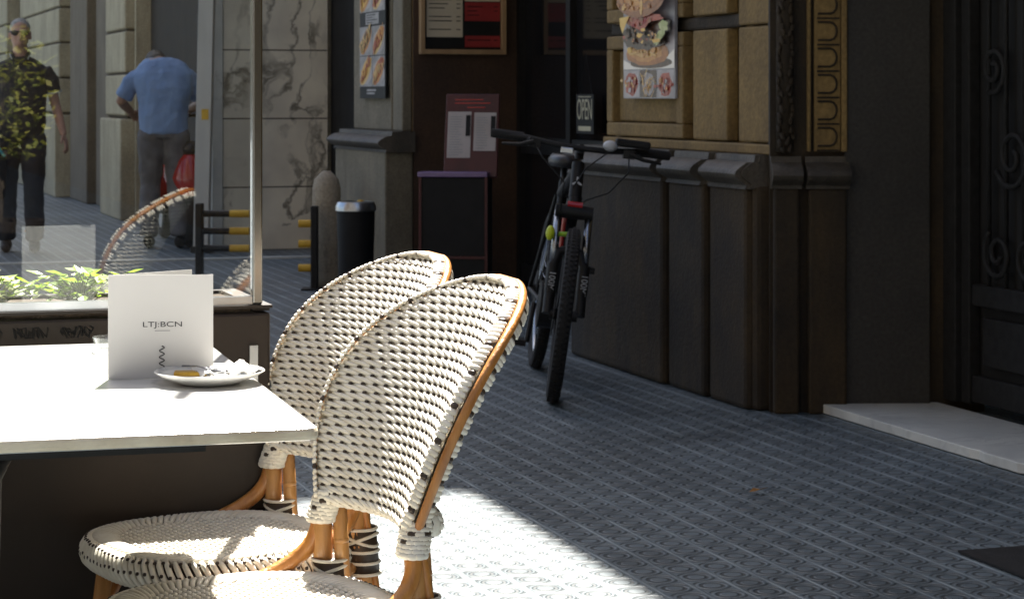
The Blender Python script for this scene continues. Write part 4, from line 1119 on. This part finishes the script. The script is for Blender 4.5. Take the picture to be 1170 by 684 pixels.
tag(pk.build('sugar_packet', 'packet', bevel=.002, loc=(-.505, 3.44, .7615), rz=.1), 'small yellow packet lying in the saucer', 'packet')
sp_ = MB()
sp_.tube([(-.045, 0, .004), (-.01, 0, .007), (.03, 0, .004)], [.0028, .002, .0022], 8, flat=.6); sp_.ball((.045, 0, .004), (.018, .011, .004))
tag(sp_.build('teaspoon', 'silver', smooth=True, loc=(-.487, 3.425, .7705), rz=-.75), 'small steel teaspoon resting on the saucer', 'spoon')
# clear ashtray at the back of the table
at = MB(); at.lathe([(.030, 0), (.034, .002), (.040, .026), (.037, .026), (.032, .006), (.0, .006)], 28, cap=False)
at_ = at.build('glass_dish', 'glass', smooth=True, loc=(-.70, 3.86, .7505)); tag(at_, 'small clear glass dish behind the menu card', 'glass dish')

# ------------------------------------------------------------------ planter with glass windscreen
GX = Vector((DX, DY, 0)); GANG = math.atan2(DY, DX)
pl = empty('planter', 'dark brown metal planter box carrying the glass screen beside the table', 'planter', (-.485, 4.25, 0), GANG)
# local x: to the right along the screen, y: away from the viewer
PLx = .012
q = MB(); q.bb(-2.2, PLx, -.02, .34, .02, .782); q.build('box', 'planter', pl, bevel=.006)
q = MB(); q.bb(-2.2, PLx+.003, -.024, .0, .791, .797); q.bb(-2.2, PLx+.003, .32, .344, .784, .797); q.bb(-.02, PLx+.003, .002, .318, .784, .797); q.build('lip', 'planter', pl)
q = MB(); q.bb(-2.2, -.022, .002, .318, .76, .79); q.build('soil', 'soil', pl)
q = MB(); q.bb(-2.2, PLx, -.0215, -.0205, .64, .735); 
q = MB(); q.box((-.022, -.024, .70-.03), (.016, .006, .10)); q.build('latch', 'brushed', pl)
q = MB(); q.tube([(-.022, -.03, .645), (-.022, -.026, .645)], .0045, 10); q.build('keyhole', 'ink', pl)
rs2 = random.Random(21)
for cx in (-.53, -.445, -.36, -.62, -.72):
    sb = MB(); pts = []
    for i in range(34): pts.append((cx-.03+i*.0018+.006*math.sin(i*1.4+rs2.random()*2), -.0212, .757+.011*math.cos(i*1.7+rs2.random()*1.5)))
    sb.tube(pts, .0015, 4); sb.build('squiggle', 'squiggle', pl)
gs = empty('glass_screen', 'clear glass windscreen panel with polished steel end post standing on the planter', 'windscreen', F(0,0,0)*0+Vector((-.485, 4.25, .797)), GANG)
q = MB(); q.bb(-2.2, -.022, -.005, .005, .002, 1.35); q.build('pane', 'glass', gs)
q = MB(); q.bb(-.021, -.002, -.013, .016, .001, 1.36); q.build('end_post', 'chrome', gs, bevel=.003)
q = MB(); q.bb(-2.2, -.022, -.010, -.006, .001, .016); q.bb(-2.2, -.022, .006, .010, .001, .016); q.build('bottom_channel', 'brushed', gs)
# plants in the planter
def plant(x, y, n, seed, label, h=.075, highlights=0):
    e = empty('planter_plant', label, 'plant', Vector((-.485, 4.25, .79)) + GX*x + Vector((-DY, DX, 0))*y, GANG, 'leafy plants in the planter')
    r_ = random.Random(seed); lf_ = MB(); stm = MB()
    for i in range(n):
        a_ = r_.uniform(0, 6.28); d = r_.uniform(.005, .075); top = Vector((math.cos(a_)*d*1.3, math.sin(a_)*d*.8, h*r_.uniform(.35, 1.0)))
        stm.tube([(0, 0, 0), (top.x*.5, top.y*.5, top.z*.7), tuple(top)], .0012, 4)
        az = a_+r_.uniform(-.8, .8); L_ = r_.uniform(.016, .030); wd = L_*.42; el = r_.uniform(-.4, .5)
        ax = Vector((math.cos(az)*math.cos(el), math.sin(az)*math.cos(el), math.sin(el))); sd_ = Vector((-math.sin(az), math.cos(az), r_.uniform(-.4, .4))).normalized()
        nn = ax.cross(sd_)
        lf_.mi = 1 if r_.random() < highlights else 0
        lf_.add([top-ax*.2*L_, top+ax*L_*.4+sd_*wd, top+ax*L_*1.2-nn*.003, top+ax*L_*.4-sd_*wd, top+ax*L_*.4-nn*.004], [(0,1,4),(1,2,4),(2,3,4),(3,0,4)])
    lf_.build('leaves', ['leaf', 'sun_white_leaf'], e); stm.build('stems', 'stem', e)
for i, (x, white_part, lab) in enumerate(((-.335, .05, 'bright green leafy plant behind the glass just beside the menu card'), (-.50, .45, 'green plant with leaves coloured sun-white between the leafy ones behind the glass'),
                      (-.62, .5, 'plant flecked with painted sun-white behind the reflected menu in the glass'), (-.74, .1, 'bright leafy plant in the planter, farthest from the menu card'))):
    plant(x, .10+.03*(i % 2), 90, 60+i, lab, .07, white_part)

# ------------------------------------------------------------------ sunlit shrub behind the viewer (seen reflected)
sh = empty('potted_shrub', 'yellow green shrub in a dark pot, seen only as a reflection in the glass screen', 'plant', (2.55, -4.07, 0))
q = MB(); q.lathe([(.17, 0), (.26, .42), (.28, .42), (.28, .48), (.24, .48), (.22, .4)], 24, cap=False); q.build('pot', 'planter', sh, smooth=True, angle=40)
q = MB(); q.lathe([(.23, .40), (.05, .42)], 16); q.build('soil', 'soil', sh)
q = MB(); rs3 = random.Random(9)
for i in range(14):
    a_ = rs3.uniform(0, 6.28); d = rs3.uniform(.05, .28); q.tube([(0,0,.4), (d*.4*math.cos(a_), d*.4*math.sin(a_), .9), (d*math.cos(a_), d*math.sin(a_), rs3.uniform(1.1, 1.5))], [.015, .008, .003], 6)
q.build('branches', 'bark', sh)
q = MB()
for i in range(620):
    a_ = rs3.uniform(0, 6.28); z = rs3.uniform(.85, 1.62); rr = .34*math.sqrt(rs3.random())*math.sin(math.pi*min(1, max(.08, (z-.7)/1.0)))**.5
    if rs3.random() < .35 and math.sin(a_*3+z*6) > .2: continue
    c = Vector((rr*math.cos(a_), rr*math.sin(a_), z)); az = rs3.uniform(0, 6.28); el = rs3.uniform(-.8, .6)
    ax = Vector((math.cos(az)*math.cos(el), math.sin(az)*math.cos(el), math.sin(el))); sd_ = ax.cross(Vector((rs3.uniform(-1,1), rs3.uniform(-1,1), 1))).normalized()
    L_ = rs3.uniform(.04, .075)
    q.add([c, c+ax*L_*.5+sd_*L_*.3, c+ax*L_, c+ax*L_*.5-sd_*L_*.3], [(0,1,2,3)])
q.build('foliage', 'leaf_yellow', sh)

# ------------------------------------------------------------------ people
def remesh(o, vox, smooth_it=6):
    md = o.modifiers.new('Join', 'REMESH'); md.mode = 'VOXEL'; md.voxel_size = vox; md.use_smooth_shade = True
    ms_ = o.modifiers.new('Soft', 'SMOOTH'); ms_.iterations = smooth_it; ms_.factor = .5
    return o
def hand(mb, wrist, d, side, palm_n):
    """palm along d, thumb on 'side' direction, palm normal palm_n (fingers curl to it)"""
    d = d.normalized(); s_ = (side - d*side.dot(d)).normalized(); n_ = palm_n - d*palm_n.dot(d) - s_*palm_n.dot(s_); n_.normalize()
    M3 = Matrix((s_, n_, d)).transposed()
    mb.ball(wrist+d*.045, (.040, .016, .052), M3=M3)
    for i, L_ in enumerate((.070, .080, .075, .058)):
        b0 = wrist+d*.082+s_*(.028-.019*i)
        p1 = b0+d*L_*.45+n_*.004; p2 = p1+(d*.8+n_*.6).normalized()*L_*.33; p3 = p2+(d*.45+n_*.9).normalized()*L_*.25
        mb.tube([b0-d*.02, b0, p1, p2, p3], [.010, .0098, .009, .0083, .0065], 8)
    t0 = wrist+d*.02+s_*.028; t1 = t0+(d*.6+s_*.8).normalized()*.036; t2 = t1+(d*.9+s_*.25+n_*.3).normalized()*.03; t3 = t2+(d*.9+n_*.4).normalized()*.022
    mb.tube([t0-s_*.012, t0, t1, t2, t3], [.012, .0125, .0115, .0105, .008], 8)
def build_person(label, loc, rz, P):
    e = empty('person', label, 'person', loc, rz)
    V = Vector
    b = MB()
    hd = V(P['head']); nk_ = V(P['neck'])
    HM = Matrix.Rotation(P.get('yaw', 0), 3, 'Z') @ Matrix.Rotation(P.get('pitch', 0), 3, 'X')
    def h(p): return hd + HM @ V(p)
    # head: skull, face wedge, jaw, nose, ears, lips, brow
    b.ball(h((0, .012, .03)), (.076, .096, .088), M3=HM); b.ball(h((0, -.018, -.030)), (.068, .074, .080), M3=HM); b.ball(h((0, -.042, -.075)), (.047, .042, .032), M3=HM)
    b.tube([h((0, -.085, .018)), h((0, -.103, -.018)), h((0, -.112, -.034)), h((0, -.09, -.042))], [.009, .012, .015, .012], 8)
    b.ball(h((0, -.083, -.066)), (.024, .014, .007), M3=HM); b.ball(h((0, -.080, -.078)), (.021, .014, .007), M3=HM)
    b.tube([h((-.045, -.072, .026)), h((0, -.086, .028)), h((.045, -.072, .026))], .010, 8)
    for s_ in (-1, 1): b.ball(h((s_*.079, .012, -.012)), (.010, .020, .032), M3=HM)
    b.tube([nk_-V((0,0,.06)), nk_, h((0, .015, -.07)), h((0, .01, 0))], [.075, .058, .055, .055], 14)
    # torso
    b.loft([(V(c), rx*.93, ry*.92) for c, rx, ry in P['torso']], 22)
    for s_ in P['arms']:
        sh_, el, wr = map(V, s_['pts']); b.tube([sh_+V((-math.copysign(.02, sh_.x), 0, -.02)), sh_.lerp(el, .5), el, el.lerp(wr, .4), wr], [.040, .043, .039, .037, .026], 12)
        hand(b, wr, (wr-el), V(s_['side']), V(s_['palm']))
    for L_ in P['legs']:
        hp_, kn, an = map(V, L_); b.tube([hp_, kn, kn.lerp(an, .35), an], [.080, .055, .056, .038], 12)
    o = b.build('body', P['skin'], e); remesh(o, .0065, 4)
    # shirt
    s = MB(); s.loft([(V(c), rx, ry) for c, rx, ry in P['torso']], 24)
    for a_ in P['arms']:
        sh_, el, wr = map(V, a_['pts']); k_ = a_.get('sleeve', .72); end = sh_.lerp(el, k_) if k_ <= 1 else el.lerp(wr, k_-1)
        ps = [sh_+V((-math.copysign(.03, sh_.x), 0, -.012)), sh_.lerp(el, .35)] + ([el] if k_ > 1 else []) + [end]
        s.tube(ps, [.058, .068]+([.062] if k_ > 1 else [])+[.068 if k_ <= 1 else .050], 14)
    so = s.build('shirt', P['shirt'], e); remesh(so, .010, 5)
    if P.get('trim'):
        for a_ in P['arms']:
            sh_, el, wr = map(V, a_['pts']); k_ = a_.get('sleeve', .72); d_ = (el-sh_).normalized(); c = sh_.lerp(el, k_)
            t_ = MB(); t_.tube([c-d_*.016, c+d_*.005], [.0705, .0705], 20); t_.build('cuff_stripe', 'white_cloth', e, smooth=True, angle=50)
        for s_ in (-1, 1):
            t_ = MB(); t_.tube([nk_+V((s_*.062, .03, .035)), nk_+V((s_*.066, -.02, .022)), nk_+V((s_*.045, -.072, -.022)), nk_+V((s_*.018, -.105, -.065))], [.010, .013, .015, .006], 8, flat=.5)
            co = t_.build('collar', P['shirt'], e, smooth=True)
            t_ = MB(); t_.tube([nk_+V((s_*.070, .03, .030)), nk_+V((s_*.078, -.02, .012)), nk_+V((s_*.060, -.082, -.030))], .0045, 6); t_.build('collar_stripe', 'white_cloth', co, smooth=True)
    # trousers
    t_ = MB(); pv = V(P['pelvis']); t_.loft([(pv+V((0,0,-.10)), .155, .115), (pv+V((0,0,-.03)), .172, .125), (pv+V((0,0,.06)), .165, .120), (pv+V((0,0,.11)), .158, .112)], 22)
    for L_ in P['legs']:
        hp_, kn, an = map(V, L_); t_.tube([hp_+V((0,0,.06)), hp_, hp_.lerp(kn, .5), kn, kn.lerp(an, .5), an+V((0,0,.0))], [.08, .105, .092, .077, .074, .070], 14)
    to = t_.build('trousers', P['trousers'], e); remesh(to, .011, 5)
    for L_ in P['legs']:
        an = V(L_[2]); t_ = MB(); f_ = V(P.get('toe', (0,-1,0)))
        t_.tube([an+V((0,0,-.03))-f_*.05, an+V((0,0,-.045)), an+f_*.09+V((0,0,-.058)), an+f_*.175+V((0,0,-.068))], [.040, .046, .042, .028], 12, flat=.95)
        sh_o = t_.build('shoe', P.get('shoes', 'black_plastic'), e, smooth=True)
        z0 = an.z-.1
    tx = bpy.data.textures.get('folds') or bpy.data.textures.new('folds', 'CLOUDS'); tx.noise_scale = .11; tx.noise_depth = 3
    for oo, st__ in ((so, .030), (to, .026)):
        dm = oo.modifiers.new('Folds', 'DISPLACE'); dm.texture = tx; dm.strength = st__; dm.mid_level = .38; dm.texture_coords = 'LOCAL'
    # hair
    hr = MB(); hr.ball(h((0, .024, .048)), (.080, .094, .080), 18, 12, M3=HM)
    if not P.get('bald'): hr.ball(h((0, .045, .0)), (.078, .072, .075), M3=HM)
    remesh(hr.build('hair', P['hair'], e), .008, 2)
    return e, h, HM
# man in black walking towards the viewer
A = dict(head=(0, -.03, 1.675), neck=(0, .0, 1.515), skin='skin', shirt='black_cloth', trousers='navy_cloth', hair='hair_grey', trim=True, pelvis=(0, .01, .95),
         torso=[((0,.01,.88), .178, .135), ((0,0,1.0), .190, .150), ((0,-.005,1.12), .195, .155), ((0,0,1.25), .200, .145), ((0,.01,1.36), .208, .130), ((0,.015,1.43), .195, .110), ((0,.012,1.475), .12, .085), ((0,.008,1.50), .072, .068)],
         arms=[dict(pts=((.205,.01,1.415), (.268,.03,1.13), (.330,-.07,.90)), side=(-.3,-1,0), palm=(-1,.3,0), sleeve=.66),
               dict(pts=((-.205,.01,1.415), (-.275,.05,1.13), (-.26,-.12,.93)), side=(.3,-1,0), palm=(1,.3,0), sleeve=.66)],
         legs=[((.095,.0,.88), (.105,-.07,.49), (.11,.0,.095)), ((-.095,.0,.88), (-.10,.02,.49), (-.105,.10,.095))], shoes='black_plastic')
pa, hA, HMA = build_person('grey haired man in black polo shirt and sunglasses seen through the glass', (-3.80, 16.9, 0), R(12), A)
q = MB()
for s_ in (-1, 1): q.ball(hA((s_*.036, -.083, .010)), (.032, .012, .022), M3=HMA)
q.tube([hA((-.082, -.01, .018)), hA((-.068, -.07, .018)), hA((-.03, -.092, .02)), hA((.03, -.092, .02)), hA((.068, -.07, .018)), hA((.082, -.01, .018))], .0055, 6)
q.build('sunglasses', 'ink', pa, smooth=True)
q = MB(); q.tube([(.11, 0, .155), (.11, 0, .17)], .0745, 18); q.build('ankle_band', 'orange', pa, smooth=True, angle=50)
bg = empty('shopping_bag', 'bright cyan handled dark blue bag carried by the man in black', 'bag', (-4.03, 16.68, .42), R(10))
q = MB(); q.loft([((0,0,0), .15, .05), ((0,0,.02), .17, .06), ((0,0,.28), .17, .05), ((0,0,.34), .15, .03)], 16); q.build('sack', 'navy_cloth', bg, smooth=True, angle=60)
for s_ in (-1, 1):
    q = MB(); q.tube([(-.12, s_*.03, .32), (-.07, s_*.02, .44), (0, 0, .475), (.07, s_*.02, .44), (.16, s_*.03, .32)], .010, 8); q.build('handle', 'cyan', bg, smooth=True)
# man in blue, seen from behind, bending to the shutter
Bp = dict(head=(.06, -.31, 1.37), neck=(.035, -.14, 1.395), pitch=R(70), yaw=R(20), skin='skin_tan', shirt='blue_cloth', trousers='grey_cloth', hair='hair_dark', pelvis=(0, .02, .93),
         torso=[((0,.02,.86), .180, .130), ((0,.02,.95), .178, .135), ((0,.01,1.08), .185, .145), ((0,0,1.20), .205, .150), ((.01,-.025,1.31), .215, .140), ((.015,-.055,1.375), .180, .118), ((.022,-.085,1.415), .135, .09), ((.03,-.115,1.43), .085, .068)],
         arms=[dict(pts=((-.185,-.05,1.315), (-.285,-.14,1.10), (-.16,-.36,1.02)), side=(1,-.3,.3), palm=(.3,0,-1), sleeve=.85),
               dict(pts=((.205,-.05,1.315), (.32,-.06,1.10), (.25,-.30,1.02)), side=(-1,-.3,.3), palm=(-.3,0,-1), sleeve=.85)],
         legs=[((.09,.02,.86), (.10,-.04,.48), (.11,.02,.095)), ((-.09,.02,.86), (-.10,.0,.48), (-.12,.08,.095))])
pb, hB, HMB = build_person('man in light blue shirt seen from behind near the dark shutter', (-2.76, 17.35, 0), R(188), Bp)
pb.scale = (1.06, 1.06, 1.05)
# red scooter beside him
so_ = empty('motor_scooter', 'parked red and black scooter with yellow grip beside the man in blue', 'scooter', (-2.75, 17.95, 0), R(108))
def sc_wheel(x):
    wl = bpy.data.objects.new('wheel', None); COL.objects.link(wl); wl.parent = so_; wl.location = (x, 0, .23)
    q = MB(); q.tube([(.18*math.cos(2*math.pi*i/28), 0, .18*math.sin(2*math.pi*i/28)) for i in range(28)], .05, 10, closed=True); q.build('tyre', 'rubber', wl, smooth=True)
    q = MB(); q.tube([(0, -.035, 0), (0, .035, 0)], .14, 20); q.build('rim', 'grey_metal', wl)
sc_wheel(-.6); sc_wheel(.62)
q = MB(); q.loft([((-.45,0,.42), .33, .12), ((-.45,0,.55), .38, .17), ((-.42,0,.68), .36, .16), ((-.40,0,.74), .33, .13)], 20); q.build('tail_body', 'red', so_, smooth=True, angle=50)
q = MB(); q.loft([((-.36,0,.745), .38, .14), ((-.36,0,.80), .38, .15), ((-.36,0,.84), .34, .11)], 20); q.build('seat', 'fabric_seat', so_, smooth=True)
q = MB(); q.bb(-.2, .36, -.15, .15, .24, .32); q.build('footboard', 'black_plastic', so_, bevel=.02)
q = MB(); q.loft([((.42,0,.26), .07, .16), ((.40,0,.5), .06, .2), ((.33,0,.8), .06, .18), ((.29,0,.95), .06, .12)], 20); q.build('leg_shield', 'red', so_, smooth=True)
q = MB(); q.loft([((.28,0,.95), .08, .1), ((.26,0,1.02), .09, .12), ((.25,0,1.07), .06, .09)], 16); q.tube([(.22,-.32,1.05), (.26,0,1.03), (.22,.32,1.05)], .014, 8); q.build('handlebar', 'black_plastic', so_, smooth=True)
for s_ in (-1, 1):
    q = MB(); q.tube([(.22, s_*.2, 1.05), (.21, s_*.34, 1.05)], .021, 10); q.build('grip', 'yellow', so_, smooth=True)
q = MB(); q.tube([(-.6,-.09,.23), (-.3,-.09,.30)], .04, 8); q.tube([(.62,-.07,.23), (.36,-.02,.7)], .02, 8); q.tube([(.62,.07,.23), (.36,.02,.7)], .02, 8); q.build('running_gear', 'black_metal', so_)

# ------------------------------------------------------------------ light, sky, camera
EL, SAZ = R(55), (.0, 1.0)
sv = Vector((SAZ[0], SAZ[1], 0)).normalized()*math.cos(EL) + Vector((0, 0, math.sin(EL)))
sl_ = bpy.data.lights.new('sun', 'SUN'); sl_.energy = 5.0; sl_.angle = R(.55); sl_.color = (1.0, .945, .86)
so2 = bpy.data.objects.new('sun', sl_); COL.objects.link(so2); so2.rotation_euler = sv.to_track_quat('Z', 'Y').to_euler(); so2.location = (0, 10, 30)
wd = bpy.data.worlds.new('World'); scene.world = wd; wd.use_nodes = True
nt = wd.node_tree; bgn = nt.nodes['Background']
sk = nt.nodes.new('ShaderNodeTexSky'); sk.sky_type = 'NISHITA'; sk.sun_disc = False; sk.sun_elevation = EL; sk.sun_rotation = math.atan2(SAZ[0], SAZ[1]); sk.air_density = 1.0; sk.dust_density = 2.5
nt.links.new(sk.outputs[0], bgn.inputs[0]); bgn.inputs[1].default_value = .05
cam = bpy.data.cameras.new('camera'); co = bpy.data.objects.new('camera', cam); COL.objects.link(co)
co.location = (0, 0, 1.2); co.rotation_euler = (R(90), 0, 0)
cam.sensor_width = 36; cam.lens = 2500/1170*36; cam.shift_y = -(342-110)/1170
cam.clip_end = 500; cam.clip_start = .05
cam.dof.use_dof = True; cam.dof.focus_distance = 3.45; cam.dof.aperture_fstop = 20
scene.camera = co
scene.view_settings.view_transform = 'Standard'; scene.view_settings.look = 'None'; scene.view_settings.gamma = 1.0; scene.view_settings.exposure = 2.25
scene.view_settings.use_curve_mapping = False
scene.cycles.use_denoising = True; scene.cycles.max_bounces = 10; scene.cycles.transparent_max_bounces = 16
